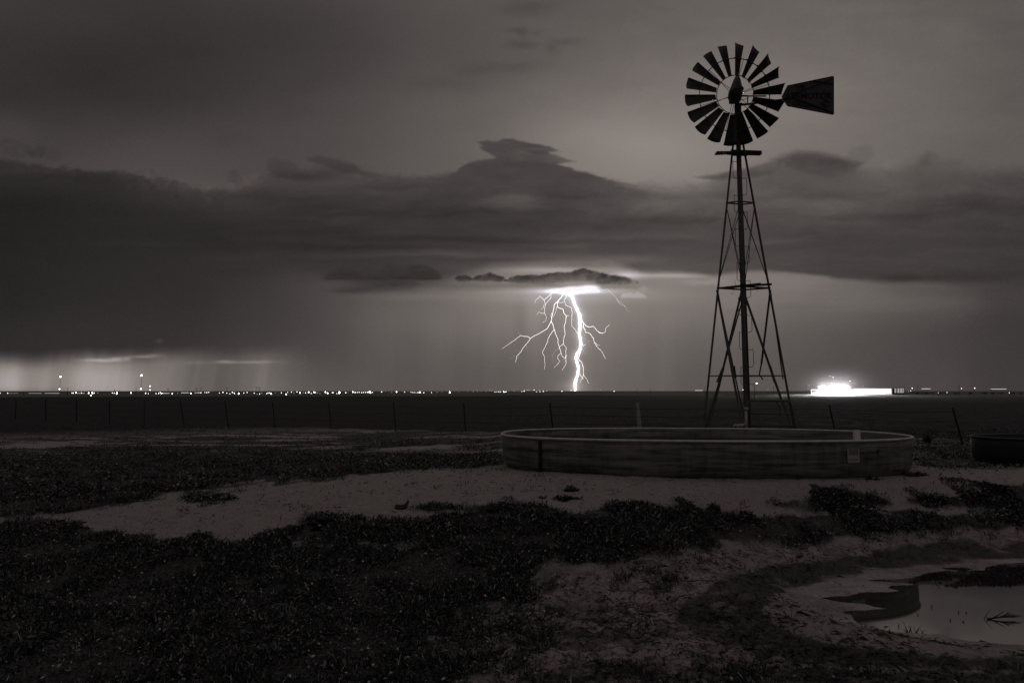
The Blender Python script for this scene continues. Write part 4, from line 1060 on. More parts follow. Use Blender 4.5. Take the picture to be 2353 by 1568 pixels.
r_ = empty('timber_post', o); tag(r_, 'bleached leaning timber post with a split top behind the long tank', 'post')
m = MB(o); t = at(1463.5, 923, y); m.tube([o, o.lerp(t, .5)+Vector((.01, 0, 0)), t+Vector((.01, 0, -.03))], [.085, .075, .06], 9); m.tube([o.lerp(t, .9)+Vector((-.035, 0, 0)), t+Vector((-.03, 0, .02))], [.03, .012], 6); m.build('trunk', M_PALEWOOD, r_)
m = MB(o); m.tube([o.lerp(t, .4)+Vector((-.09, -.01, 0)), o.lerp(t, .4)+Vector((.09, -.01, .01))], .008, 5); m.build('wire_loop', M_POST, r_)

# ---------------------------------------------------------------- lightning
def bolt():
    yb = 9000.0
    def q(p): return at(1137.2+.2035*p[0], 596.3+.2035*p[1], yb)
    px = yb/1568
    o = at(1321, 897, yb); r_ = empty('lightning_bolt', o); tag(r_, 'branching white lightning stroke hitting the horizon below the bright cloud base', 'lightning')
    M1 = glow('lightning_core', (1.0, .97, 1.0), 6.0); M2 = glow('lightning_branch', (.97, .93, .97), 1.7); M4 = glow('lightning_dim', (.95, .91, .95), .9); M3 = glow('lightning_faint', (.9, .86, .9), .42)
    def jag(P, amp):
        out = []
        for a, b in zip(P[:-1], P[1:]):
            L = math.dist(a, b); n = max(1, int(L/14))
            for k in range(n):
                f = k/n; j = amp if k else amp*.3
                out.append((a[0]+(b[0]-a[0])*f+random.uniform(-j, j), a[1]+(b[1]-a[1])*f+random.uniform(-j, j)*.6))
        return out+[P[-1]]
    m = MB(o); P = jag(BOLT, 2.0); n = len(P)
    m.tube([q(p) for p in P], [px*lerp(2.6, 2.0, abs(i/n-.5))*(1 if i < n-4 else .8) for i in range(n)], 6); m.build('main_channel', M1, r_)
    B = [([(775,388),(745,425),(712,462),(668,505),(660,560),(642,640),(634,690),(612,735),(592,775),(550,800),(500,832),(440,860),(398,890),(370,930),(345,960),(310,1000),(288,1045),(245,1085),(232,1158)], 1.0, .3, M2),
     ([(398,890),(375,868),(330,865),(285,855),(225,905),(170,940),(120,975),(78,1005)], .6, .2, M2), ([(288,855),(268,830),(262,795),(245,795)], .35, .2, M3), ([(345,960),(362,990),(345,1022)], .3, .2, M3), ([(288,1045),(260,1022),(222,1018)], .3, .15, M3),
     ([(245,1085),(205,1092),(170,1128)], .3, .15, M3), ([(285,1050),(262,1085),(264,1115)], .3, .15, M3),
     ([(634,690),(655,740),(668,790),(690,850),(712,900),(712,950),(725,990),(745,1050),(755,1090),(795,1110)], .75, .4, M2), ([(745,1050),(712,1080),(705,1110),(730,1145),(700,1185),(665,1222)], .45, .2, M2),
     ([(668,785),(640,820),(602,882),(590,930),(555,1000),(535,1045),(555,1090),(560,1150),(565,1190),(556,1238)], .6, .22, M2), ([(555,1015),(510,1018)], .3, .15, M3),
     ([(725,1000),(680,1025),(645,1080),(655,1130),(650,1175)], .4, .15, M3),
     ([(712,462),(700,500),(710,540),(768,560),(778,605),(805,640),(795,700),(778,760),(790,830),(772,900),(770,950),(802,990),(798,1050),(800,1110),(802,1170),(755,1250)], .8, .25, M2),
     ([(770,950),(735,975),(720,998)], .5, .4, M2), ([(805,630),(832,632)], .6, .4, M2), ([(800,650),(760,670),(742,695)], .35, .15, M3), ([(775,790),(745,810),(718,800)], .3, .15, M3), ([(800,1090),(770,1125),(752,1155)], .3, .15, M3), ([(806,1070),(788,1120),(792,1158)], .4, .2, M2),
     ([(705,520),(690,560),(680,600),(655,650)], .45, .2, M2), ([(710,478),(745,485),(778,482)], .4, .3, M2), ([(664,514),(636,508)], .3, .15, M3), ([(640,600),(630,630),(640,665)], .5, .3, M2),
     ([(803,390),(802,430),(778,455),(800,515),(858,540),(870,600),(865,680),(866,745),(905,795),(938,835)], .5, .3, M2), ([(868,660),(886,692)], .3, .15, M3),
     ([(655,358),(622,392),(590,425),(550,455),(568,500),(560,560),(556,600),(580,650),(575,690),(538,708)], .65, .25, M2), ([(550,455),(530,430),(502,408),(495,430),(465,450),(448,488)], .55, .2, M2), ([(630,395),(632,430),(600,465),(568,505)], .5, .3, M2),
     ([(555,505),(545,540),(516,565)], .4, .2, M2), ([(556,605),(520,605),(490,588),(470,620)], .45, .2, M2), ([(545,362),(536,376)], .35, .2, M3),
     ([(1170,312),(1220,342),(1270,332),(1300,370),(1360,418),(1385,460),(1430,490),(1470,530),(1490,572),(1522,585),(1532,608)], .5, .12, M4), ([(1372,440),(1400,492),(1440,515),(1470,530)], .35, .3, M4),
     ([(970,660),(998,715),(1022,742),(1060,762),(1105,750),(1142,790),(1165,815),(1215,832),(1245,815),(1250,770),(1292,735)], .85, .3, M2), ([(1150,800),(1180,826),(1215,828)], .45, .4, M2),
     ([(998,725),(1000,765),(1025,820),(1062,825),(1105,880),(1125,940),(1150,985),(1190,1020),(1215,1055),(1245,1118)], .7, .3, M2), ([(1105,875),(1135,880)], .35, .2, M3), ([(1125,935),(1160,968),(1182,962)], .45, .25, M2),
     ([(1025,825),(1008,845),(1010,870)], .35, .2, M3), ([(970,875),(1010,885),(1045,915),(1065,960),(1092,1005)], .35, .15, M3), ([(968,940),(1000,972),(1028,955)], .45, .3, M2), ([(1045,910),(1080,920),(1108,935)], .3, .12, M3),
     ([(930,545),(962,557)], .45, .3, M2), ([(958,1035),(955,1070),(942,1110),(948,1135),(978,1155),(992,1200),(996,1250),(998,1300),(1035,1345),(1055,1395)], .75, .25, M2),
     ([(945,1280),(962,1300),(985,1335),(998,1345)], .5, .35, M2), ([(998,1295),(985,1335),(970,1355),(962,1385)], .45, .2, M2), ([(965,1295),(1000,1290),(1022,1278)], .4, .2, M3), ([(905,1330),(888,1370),(880,1410)], .45, .25, M2), ([(925,1400),(945,1440)], .3, .15, M3),
     ([(945,600),(932,640),(945,690)], .6, .5, M2)]
    for P, w0, w1, mt in B:
        P = jag(P, 2.6); n = len(P); m = MB(o)
        m.tube([q(p) for p in P], [.72*px*lerp(w0, w1, i/max(n-1, 1)) for i in range(n)], 5); m.build('branch', mt, r_)
    # bright root spreading along the cloud base
    m = MB(o); m.tube([q((640, 362)), q((700, 366)), q((775, 372)), q((820, 378)), q((900, 372)), q((1000, 362)), q((1080, 345))], [px*k for k in (.5, 1.5, 2.6, 3.0, 2.2, 1.6, .6)], 6); m.build('cloud_channel', M1, r_)
bolt()

# ---------------------------------------------------------------- far lights of the town along the horizon
def terr(d, a=0): return float(base_z(np.array([0.0]), np.array([d]))[0])
LT = []
def C1(x, y): return (x*.165, 832.1+.165*y)
def C2(x, y): return (388.3+.1886*x, 866.8+.1886*y)
def C3(x, y): return (693.4+.2947*x, 859.8+.2947*y)
def C7(x, y): return (1802.8+.2334*x, 845.9+.2334*y)
for f, L in ((C1, [(1,427,1),(107,428,1),(1002,424,1),(1020,426,1.1),(1055,418,1.5),(1133,424,.8),(1235,425,1.3),(1282,424,1.7),(1293,432,.9),(1310,425,1.1),(1360,422,.7),(1265,458,1.4),(1563,423,.9),(1590,426,1),(1630,422,1.3),(1625,437,1.3),(1824,424,1.3),(2024,434,1),(2030,425,.8),(2066,434,.9),(2171,432,1.1),(2208,430,1.1),(2230,418,1.1),(2248,430,1.4),(2264,433,.7)]),
             (C2, [(40,195,1.3),(105,190,.6),(264,192,1.4),(388,184,1),(436,182,.8),(460,182,.9),(483,178,1),(612,188,.9),(656,180,1.2),(702,189,1.1),(740,198,.9),(771,179,1.2),(792,186,1.1),(798,197,.8),(848,196,1.7),(911,189,1.1),(951,181,1),(1037,189,.9),(1072,200,.7),(1102,198,1.1),(1130,190,.6),(1190,195,1.1),(1205,188,1.2),(1225,187,1.0),(1242,197,1.4),(1295,187,.5),(1369,185,1),(1427,203,1.3),(1444,180,.9),(1490,176,.9),(1520,187,.6),(1558,174,1.2),(1595,186,1.3),(1635,185,.7),(1663,186,1.1),(1700,178,1.5),(1735,192,.8),(1767,178,1.5),(1785,181,.9),(1812,189,.6),(1838,193,.6),(1904,176,1.4),(1931,189,1.6),(1988,184,.9),(2001,184,.8),(2044,194,.9),(2073,182,3.0),(2150,184,.9),(2165,183,.7),(2238,176,1.4),(2266,181,1.2),(2315,178,1.1),(2345,183,1.1)]),
             (C3, [(52,137,1.2),(95,138,1.5),(68,147,.6),(183,138,1.2),(200,145,1.3),(240,141,.9),(345,141,.6),(397,136,1.5),(415,138,1),(432,139,.9),(447,139,.9),(465,141,.9),(480,139,.9),(495,139,1.0),(510,138,1.2),(527,137,2.0),(535,142,1.6),(550,138,.9),(622,135,1.1),(652,132,.5),(700,139,.6),(738,136,1.3),(800,137,.9),(850,138,.9),(865,140,.8),(880,140,.9),(892,143,.7),(905,140,1),(920,138,1.6),(950,141,1.1),(1010,140,.8),(1054,137,.7),(1090,138,.5),(1153,139,2.0),(1225,137,.5),(1292,136,.5),(1335,133,.6),(1365,123,.5),(1370,132,.6),(1400,129,.5),(1435,131,.6),(1465,124,.6),(1480,125,.6),(1505,136,.9),(1520,135,.8),(1535,134,.9),(1548,135,.8),(1573,135,1.5),(1590,135,1.1),(1655,128,.6),(1715,132,.8),(1732,130,.9),(1735,122,.7),(1757,120,.7),(1770,122,.6),(1810,121,.9),(1828,135,.9),(1850,124,.5),(1855,134,.9),(1882,132,1.1),(1908,129,.7),(2026,130,1.2),(2097,124,.8),(2330,122,.5)]),
             (C7, [(640,124,1.2),(645,185,1.1),(768,175,.6),(1253,195,1.1),(1365,198,.7),(1395,199,.6),(1738,197,.9),(1868,194,1.2),(2030,200,.7),(1215,226,.7),(1238,220,.8),(1510,240,.8),(1595,237,1.0),(2208,238,.8)])):
    for x, y, s in L: LT.append((*f(x, y), s))
LT += [(1410.5, 898.1, .9), (1706.3, 895, .9), (1763.5, 894.5, .6), (1794, 896, .5)]
M_LAMP = glow('lamp_glass_lit', (1.0, .96, .98), 12.0); M_LAMPM = glow('lamp_glass_medium', (1.0, .96, .98), 4.0); M_LAMPD = glow('lamp_glass_dim', (1.0, .96, .98), 1.3)
M_POLE = noisy('far_pole_timber', .02, .035, 4, .9)
def far_base(u, v, tall):
    """distance at which a lamp of the given height shows at plate row v"""
    for d in np.geomspace(700, 6000, 80):
        z = at(u, v, d).z
        x = at(u, v, d).x; rr = math.hypot(x, d)
        if z - terr(rr) <= tall: return d
    return 3000.0
def region(u, s):
    side = 'at the left end of the horizon' if u < 250 else 'on the left horizon under the rain gap' if u < 520 else 'on the horizon left of the lightning' if u < 1000 else 'in the sparse row just left of the lightning foot' if u < 1330 else 'on the horizon behind the windmill tower' if u < 1830 else 'on the horizon beyond the floodlit barns'
    big = 'tiny dim white town lamp' if s < .85 else 'medium white town lamp' if s < 1.3 else 'large glaring white town lamp'
    return big+' '+side
for i, (u, v, s) in enumerate(LT):
    tall = 9.0 if v > 895 else 22.0
    d = far_base(u, v, tall); p = at(u, v, d); px = d/1568
    m = MB((p.x, p.y, p.z)); rad = px*(.60*s+.05)
    o = Vector((p.x, p.y, terr(math.hypot(p.x, p.y))-.3)); r_ = empty('town_lamp', o)
    lb = region(u, s)
    if s == 3.0: lb = 'brightest floodlight cluster of the town, midway along the left horizon'
    if abs(v-(832.1+.165*458)) < .01: lb = 'lone white lamp standing nearest in the dark field on the left'
    tag(r_, lb, 'street lamp', 'town lamps along the horizon')
    m = MB(o); m.ball(p, rad, 8, 6, 1.15 if i % 3 else 1.5); m.build('lamp_head', M_LAMPD if s < .8 else M_LAMPM if s < 1.25 else M_LAMP, r_, True)
    m = MB(o); m.tube([o, p-Vector((0, 0, rad))], px*.22, 4); m.build('pole', M_POLE, r_)
# low strips of lit ground or sheds, far left and right
M_STRIP = glow('lit_shed_front', (.95, .9, .92), .75); M_SHED = noisy('far_shed_roof', .03, .05, 3, .9)
for (u0, u1, v) in ((18, 40, 903.2), (67, 94, 903.1), (104, 136, 903.0), (176, 193, 903.0), (372, 388, 902.8), (417, 432, 901.7), (448, 460, 901.6), (1597, 1613, 896.3), (2118, 2136, 892.6), (2280, 2310, 893.1)):
    d = 2600.0; a = at(u0, v, d); b = at(u1, v, d); px = d/1568; zt = terr(math.hypot((a.x+b.x)/2, d))
    o = Vector(((a.x+b.x)/2, d, zt-1)); r_ = empty('lit_shed', o)
    tag(r_, 'low lit shed front on the horizon, %s' % ({18: 'leftmost in the picture', 67: 'left of the first tall light mast', 104: 'under the first tall light mast', 176: 'right of the first tall light mast', 372: 'right of the second tall light mast', 417: 'left of the pole beside it', 448: 'right of the lone bare pole', 1597: 'seen through the left half of the windmill tower', 2118: 'just right of the floodlit barns', 2280: 'far right of the picture'}[u0]), 'shed')
    m = MB(o); m.box(((a.x+b.x)/2, d, a.z), b.x-a.x, 8, px*1.1); m.build('lit_wall', M_STRIP, r_)
    m = MB(o); m.box(((a.x+b.x)/2, d+1, a.z+px*.9), b.x-a.x, 12, px*.5); m.build('roof', M_SHED, r_)
# tall light masts
for k, (u, vt, ul, vlow, s) in enumerate(((138.9, 865.0, 136.7, 893.2, 1.7), (325.4, 861.8, 323.6, 892.8, 2.1), (344.5, 886.4, 344.6, 895.2, 1.1), (1737.9, 880.0, 1737.9, 880.0, 1.3))):
    d = 900.0 if k < 2 else 1100.; px = d/1568; t = at(u, vt, d); g_ = terr(math.hypot(t.x, d))
    o = Vector((at(ul-.3, 900, d).x, d, g_)); r_ = empty('light_mast', o)
    tag(r_, ['tall thin mast with a lit head, left of the two over the left horizon', 'tallest mast with the brightest lit head over the left horizon', 'short mast with two dim lamps right of the tallest mast', 'slender lit mast seen through the windmill tower'][k], 'light mast')
    m = MB(o); m.tube([o, t], [px*.45, px*.28] if k < 2 else px*.2, 5); m.build('pole', M_POLE, r_)
    m = MB(o); m.ball(t, px*s*.8, 10, 7); m.build('lamp_head', M_LAMP, r_, True)
    if vlow != vt: m = MB(o); m.ball(at(ul, vlow, d), px*s*.62, 8, 6); m.build('lamp_head', M_LAMP, r_, True)
# utility poles
UP_ = [(C1, 328, 395, 425, 0), (C1, 850, 397, 428, 0), (C1, 933, 397, 428, 0), (C1, 945, 342, 450, 0), (C1, 1257, 389, 420, 1), (C1, 1594, 375, 412, 1), (C1, 1660, 378, 422, 0), (C1, 1895, 345, 450, 0), (C1, 2340, 361, 428, 1),
       (C2, 335, 126, 205, 1), (C2, 389, 116, 205, 0), (C2, 705, 121, 195, 1), (C2, 1062, 112, 205, 1), (C2, 1098, 114, 205, 2), (C7, 208, 165, 205, 0), (C7, 1308, 163, 205, 0), (C7, 1713, 158, 205, 0)]
ups = [(*f(x, a), *f(x, b), t) for f, x, a, b, t in UP_] + [(1463.3, 889, 1463.3, 903, 0), (1494.5, 890.5, 1494.5, 903, 0), (1619.2, 887, 1619.2, 900, 0), (1776.8, 887, 1776.8, 898, 0), (1851.5, 886, 1851.5, 897, 0)]
for (u0, v0, u1, v1, t) in ups:
    d = 1100.0; px = d/1568; top = at(u0, v0, d); g_ = terr(math.hypot(top.x, d)); o = Vector((top.x, d, g_)); r_ = empty('utility_pole', o)
    lb = {0: 'bare thin utility pole on the horizon ', 1: 'utility pole with one crossarm on the horizon ', 2: 'utility pole with two crossarms on the horizon '}[t]
    lb += 'left of the tallest mast' if u0 < 320 else 'between the tallest mast and the town lights' if u0 < 470 else 'among the left town lights' if u0 < 700 else 'right of the lightning' if u0 < 1550 else 'near the windmill tower' if u0 < 1900 else 'beyond the floodlit barns'
    tag(r_, lb, 'utility pole', 'utility poles on the horizon')
    m = MB(o); m.tube([o, top], px*.36, 5); m.build('pole', M_POLE, r_)
    for k in range(t):
        m = MB(o); c = top-Vector((0, 0, px*(1.2+3*k))); m.bar(c-Vector((px*3.2, 0, 0)), c+Vector((px*3.2, 0, 0)), px*.5, px*.5); m.build('crossarm', M_POLE, r_)

# ---------------------------------------------------------------- floodlit barns
def barns():
    d = 285.0; px = d/1568
    def X(u): return at(u, 898, d).x
    def Z(v): return at(1900, v, d).z
    zg = float(base_z(np.array([X(1950)]), np.array([d]))[0])-.12
    M_WALL = noisy('white_sheet_wall', .55, .7, .3, .6); M_ROOF = noisy('tin_roof', .2, .3, .5, .5, .4)
    M_BAY = glow('lit_open_bay', (1.0, .95, .97), 1.05); M_FLOOD = glow('flood_lamp', (1.0, .95, 1.0), 90.0); M_DIM = glow('dim_lit_slats', (.9, .86, .88), .42)
    # long barn
    o = Vector((X(1999), d, zg)); r_ = empty('long_barn', o); tag(r_, 'long low floodlit barn with open glaring bays right of the brightest lights', 'barn')
    m = MB(o); m.box((X(1999.5), d+5, (zg+Z(892))/2), X(2048)-X(1951), 9, Z(892)-zg); m.build('wall', M_WALL, r_)
    m = MB(o); m.bar((X(1950), d+5, Z(891.6)), (X(2049), d+5, Z(891.2)), 11, .18, (0, 0, 1)); m.build('roof', M_SHED, r_)
    for k in range(9):
        xa = X(1952.5+10.6*k); m = MB(o); m.box((xa+px*4.6, d+.35, (Z(894)+Z(902.5))/2), px*8.8, .3, Z(894)-Z(902.5)); m.build('open_bay', M_BAY, r_)
    # slatted end shed
    o = Vector((X(2063), d, zg)); r_ = empty('slatted_shed', o); tag(r_, 'dark roofed shed with pale lit slats at the right end of the long barn', 'shed')
    m = MB(o); m.box((X(2063.5), d+4, (zg+Z(891))/2), X(2077)-X(2050), 7, Z(891)-zg); m.build('wall', M_SHED, r_)
    m = MB(o); m.bar((X(2049.5), d+4, Z(888.9)), (X(2078), d+4, Z(889.3)), 9, .2, (0, 0, 1)); m.build('roof', M_SHED, r_)
    for k, (u, w) in enumerate(((2056, 2.6), (2060.5, 1.2), (2064, 2.6), (2068, 1.8), (2071.5, 2.6), (2075.2, 1.4))):
        m = MB(o); m.box((X(u), d+.4, (Z(891.5)+Z(902))/2), px*w, .2, Z(891.5)-Z(902)); m.build('slat', M_DIM, r_)
    # small open shed at the left
    o = Vector((X(1871), d, zg)); r_ = empty('open_shed', o); tag(r_, 'small white open fronted shed left of the brightest lights', 'shed')
    m = MB(o); m.box((X(1871.5), d+3, Z(894.6)), X(1880)-X(1862.5), 5, px*1.6)
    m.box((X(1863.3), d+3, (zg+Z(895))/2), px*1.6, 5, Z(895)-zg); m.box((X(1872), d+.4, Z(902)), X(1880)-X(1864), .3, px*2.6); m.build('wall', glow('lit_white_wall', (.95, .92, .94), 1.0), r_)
    m = MB(o); m.box((X(1872), d+5, Z(898.5)), X(1880)-X(1863.4), .5, px*5.5); m.build('back_wall', M_SHED, r_)
    # arena with banks of floodlamps
    o = Vector((X(1916), d, zg)); r_ = empty('floodlit_barn', o); tag(r_, 'barn lost in the glare of its banks of floodlamps on the right horizon', 'barn')
    m = MB(o); m.box((X(1916), d+6, (zg+Z(889))/2), X(1950)-X(1881), 10, Z(889)-zg); m.build('wall', M_WALL, r_)
    m = MB(o); m.bar((X(1880), d+6, Z(887)), (X(1951), d+6, Z(887)), 12, .2, (0, 0, 1)); m.build('roof', M_ROOF, r_)
    for k in range(12):
        xa = X(1886+5.35*k); m = MB(o); hh = 4.4-4.1*abs((k-5.5)/5.5)**2.4; m.box((xa, d+.2, Z(890.5-hh/2)), px*4.0, .5, px*hh); m.box((xa, d+.3, Z(897.5)), px*4.4, .4, px*11.0); m.build('flood_lamp', M_FLOOD, r_)
    # the light those lamps throw
    for k, u in enumerate((1890, 1916, 1942)):
        ld = bpy.data.lights.new('flood_light', 'POINT'); ld.energy = 24000; ld.shadow_soft_size = .6; ld.color = (1, .96, .98)
        lo = bpy.data.objects.new('flood_light', ld); COL.objects.link(lo); lo.location = Vector((X(u), d-1.4, Z(888)))-o; lo.parent = r_
    # the whole yard is laid out square to the road, facing the pasture
    for q_ in list(COL.objects):
        if q_.name.split('.')[0] in ('long_barn', 'slatted_shed', 'open_shed', 'floodlit_barn'):
            az_ = math.atan2(q_.location.x, d); q_.rotation_euler.z = -az_; q_.scale.x = math.cos(az_)
    # scattering volume added to give the lamps their bloom
    mm = bpy.data.materials.new('lamp_bloom_volume'); mm.use_nodes = True; n = mm.node_tree.nodes; l = mm.node_tree.links; n.clear()
    oo = n.new('ShaderNodeOutputMaterial'); vs = n.new('ShaderNodeVolumePrincipled'); 
    gt = n.new('ShaderNodeTexCoord'); gm = n.new('ShaderNodeMapping'); gm.inputs['Scale'].default_value = (1/25, 1/25, 1/11); gr = n.new('ShaderNodeTexGradient'); gr.gradient_type = 'QUADRATIC_SPHERE'
    l.new(gt.outputs['Object'], gm.inputs[0]); l.new(gm.outputs[0], gr.inputs[0]); gx = n.new('ShaderNodeMath'); gx.operation = 'MULTIPLY'; gx.inputs[1].default_value = .0034; l.new(gr.outputs['Fac'], gx.inputs[0]); l.new(gx.outputs[0], vs.inputs['Density'])
    vs.inputs['Color'].default_value = (.96, .93, .95, 1)
    l.new(vs.outputs[0], oo.inputs['Volume'])
    m = MB((X(1916), d-3, Z(890))); m.ball((X(1916), d-3, Z(890)), 25, 40, 24, .44); tag(m.build('bloom_volume', mm, None, True), kind='stuff')
barns()
# dark bushes and rails beyond the barns
for k, (u, w, h) in enumerate(((2106, 9, 3.2), (2118, 6, 2.2), (2128, 8, 2.6), (2141, 7, 1.8), (2160, 10, 2.0), (2176, 9, 2.4), (2195, 12, 2.8), (2226, 10, 3.2), (2262, 12, 3.0), (2280, 8, 3.4), (2300, 14, 2.4), (2326, 12, 2.8), (2345, 12, 2.2))):
    d = 292.0; px = d/1568; c = at(u, 903.2, d); zg = float(base_z(np.array([c.x]), np.array([d]))[0])-.1; o = Vector((c.x, d, zg)); r_ = empty('far_bush', o)
    tag(r_, 'low dark bush in the line right of the barns', 'bush', 'bushes right of the floodlit barns')
    m = MB(o)
    for j in range(16):
        a = random.uniform(-.5, .5)*w*px; hh = h*px*random.uniform(.45, 1)*(1-(abs(a)/(w*px))**2)
        m.ball((c.x+a, d+random.uniform(-1, 1), Z_ if False else c.z+hh*.25+random.uniform(-.1, .15)), max(.12, hh*.5), 6, 4, random.uniform(.7, 1.2))
    m.build('foliage', M_POLE, r_)
    m = MB(o); m.tube([o, (c.x, d, c.z)], .08, 5); m.build('stem', M_POLE, r_)
# ---------------------------------------------------------------- ground cover
def leafmat(name, a, b, c, scale=14):
    m, n, l, p = newmat(name)
    ns = n.new('ShaderNodeNewGeometry')
    cr = n.new('ShaderNodeValToRGB'); e = cr.color_ramp.elements; e[0].position = .30; e[0].color = lin(a, (.99, 1.0, .98)); e[1].position = .86; e[1].color = lin(b, (.99, 1.0, .98))
    k = e.new(1.0); k.color = lin(c, (1, 1, .97))
    l.new(ns.outputs['Random Per Island'], cr.inputs[0]); l.new(cr.outputs[0], p.inputs['Base Color']); p.inputs['Roughness'].default_value = .5; p.inputs['Specular IOR Level'].default_value = .35
    return m
M_LEAF = leafmat('weed_leaves', .022, .09, .60, 22)
M_GRASS = leafmat('grass_blades', .018, .07, .45, 22)
M_STRAW = leafmat('dry_stalks', .12, .22, .34)
def leaves(P, az, el, L, W_, curl=.25, kind='leaf'):
    """P (n,3) bases -> diamond leaves (quads folded along their length)"""
    n = len(P)
    d = np.stack([np.cos(az)*np.cos(el), np.sin(az)*np.cos(el), np.sin(el)], -1)
    s = np.stack([-np.sin(az), np.cos(az), np.zeros(n)], -1)
    tw = RNG.uniform(-.9, .9, n)[:, None]; up = np.cross(d, s); s = s*np.cos(tw)+up*np.sin(tw)
    tip = P + d*L[:, None]; tip[:, 2] -= curl*L*L/np.maximum(L.mean(), .01)*.5
    mid = P + d*(L*(.45 if kind == 'leaf' else .3))[:, None]; mid[:, 2] += .05*L
    V = np.stack([P, mid+s*(W_/2)[:, None], tip, mid-s*(W_/2)[:, None]], 1).reshape(-1, 3)
    return V
def quads(V): return np.arange(len(V)).reshape(-1, 4)
def scatter(n, r0, r1, a0=-54, a1=56):
    n = int(n*1.25)
    a = np.radians(RNG.uniform(a0, a1, n)); r = np.exp(RNG.uniform(math.log(r0), math.log(r1), n))
    return np.sin(a)*r, np.cos(a)*r
def cover_pass(n, r0, r1, mult, hgt, kind):
    x, y = scatter(n, r0, r1)
    z = base_z(x, y); r = np.hypot(x, y)
    vg = veg_at(x, y, z); cl = fbm(x*2.6, y*2.6, 4, 501); fine = fbm(x*9, y*9, 2, 503)
    u, v = proj(x, y, z)
    streak = sst(.02, .28, fbm(x*.35, y*1.5, 4, 411)); band = sst(963, 972, v)*sst(1052, 1030, v)
    big_ = fbm(x*.9, y*1.2, 3, 507)
    dens = sst(.18, .95, vg + .34*cl + .26*fine)
    dens = dens*(.12+.88*sst(-.35, .30, cl+.5*big_)) + .010*(vg > -.1)*sst(.1, .5, fine); dens = np.where(band > .3, dens*(1-streak), dens)
    dens = np.where(v < 968, .25*sst(.1, .5, cl), dens)
    # not inside the tanks or in the water
    c, s = math.cos(math.radians(4)), math.sin(math.radians(4))
    X = (x-3.5)*c-(y-13.12)*s; Y = (x-3.5)*s+(y-13.12)*c
    dens = np.where((np.abs(X/3.8)**2.4+np.abs(Y/1.98)**2.4) < 1, 0, dens)
    dens = np.where((np.abs((x-11.88)/2.05)**2.2+np.abs((y-14.55)/1.0)**2.2) < 1, 0, dens)
    wet = samp(WET, u, v); dens = dens*(1-wet)
    sil = samp(SILT, u, v); dens = dens*sst(.5, .1, sil)
    keep = RNG.uniform(0, 1, len(x)) < dens
    x, y, vg, cl, r = x[keep], y[keep], vg[keep], cl[keep], r[keep]
    u, v = u[keep], v[keep]
    z = full_z(x, y)
    # the dark verge above the mud grows taller
    tall = 1 + 1.0*np.exp(-((v-np.interp(u, [580, 740, 900, 1200, 1500, 1850, 2352], [1225, 1205, 1222, 1190, 1190, 1215, 1195]))/26)**2)*sst(560, 620, u)
    tall = tall*(.65+.7*sst(-.4, .5, cl))
    base = np.stack([x, y, z-.004], -1)
    Vs = []
    for k in range(mult):
        m_ = len(x)
        P = base + np.concatenate([RNG.normal(0, .012, (m_, 2)), np.zeros((m_, 1))], 1)*(1+r[:, None]*.08)
        az = RNG.uniform(0, 2*math.pi, m_)
        if kind == 'leaf':
            P[:, 2] += RNG.uniform(0, 1, m_)*hgt*.55*tall; el = RNG.uniform(-.15, .9, m_); L = RNG.uniform(.5, 1.1, m_)*hgt*.75*(1+r*.012); W_ = L*RNG.uniform(.35, .6, m_)
            Vs.append(leaves(P, az, el, L, W_, .3))
        else:
            el = RNG.uniform(.45, 1.5, m_); L = RNG.uniform(.5, 1.25, m_)*hgt*tall; W_ = .004+L*.045*(1+r*.06)
            Vs.append(leaves(P, az, el, L, W_, .45, 'blade'))
    return np.concatenate(Vs)
V1 = np.concatenate([cover_pass(210000, 3.9, 13.5, 3, .050, 'leaf')])
me = npmesh('ground_weeds', V1, quads(V1), 4, M_LEAF); tag(link('ground_weeds', me), kind='stuff')
V2 = np.concatenate([cover_pass(230000, 3.9, 13.5, 2, .085, 'blade')])
me = npmesh('grass', V2, quads(V2), 4, M_GRASS); tag(link('grass', me), kind='stuff')
V3 = np.concatenate([cover_pass(120000, 12.5, 42, 2, .085, 'leaf'), cover_pass(80000, 12.5, 42, 1, .12, 'blade')])
me = npmesh('pasture_weeds', V3, quads(V3), 4, M_GRASS); tag(link('pasture_weeds', me), kind='stuff')
print('cover quads', (len(V1)+len(V2)+len(V3))//4)
# litter: twigs, straw, clods on the sand and the mud
def litter():
    x, y = scatter(150000, 4.2, 15); z0 = base_z(x, y); u, v = proj(x, y, z0)
    sdw = sdist(WPOLY, x, y); md = samp(MUD, u, v); cl = fbm(x*2.1, y*2.1, 4, 601)
    keep = (sdw > .02) & (RNG.uniform(0, 1, len(x)) < (.30+.22*md)*sst(-.3, .5, cl)*sst(.0, .9, sdw)) & (veg_at(x, y, z0) < .6)
    x, y, md = x[keep], y[keep], md[keep]; n = len(x); z = full_z(x, y)+.004
    L = (.015+.06*RNG.uniform(0, 1, n)**3+.11*md*RNG.uniform(0, 1, n)**6); W_ = .0035+L*RNG.uniform(.05, .22, n)
    # short twigs in two crooked pieces
    az = RNG.uniform(0, 6.3, n); A = np.stack([x, y, z], -1)
    V1 = leaves(A, az, RNG.uniform(-.04, .22, n), L, W_, .1, 'blade')
    k = RNG.uniform(0, 1, n) < .4; B = A[k].copy(); B[:, 0] += np.cos(az[k])*L[k]*.8; B[:, 1] += np.sin(az[k])*L[k]*.8; B[:, 2] += .004
    V2 = leaves(B, az[k]+RNG.uniform(-1, 1, k.sum()), RNG.uniform(-.1, .5, k.sum()), L[k]*.8, W_[k]*.8, .1, 'blade')
    return np.concatenate([V1, V2])
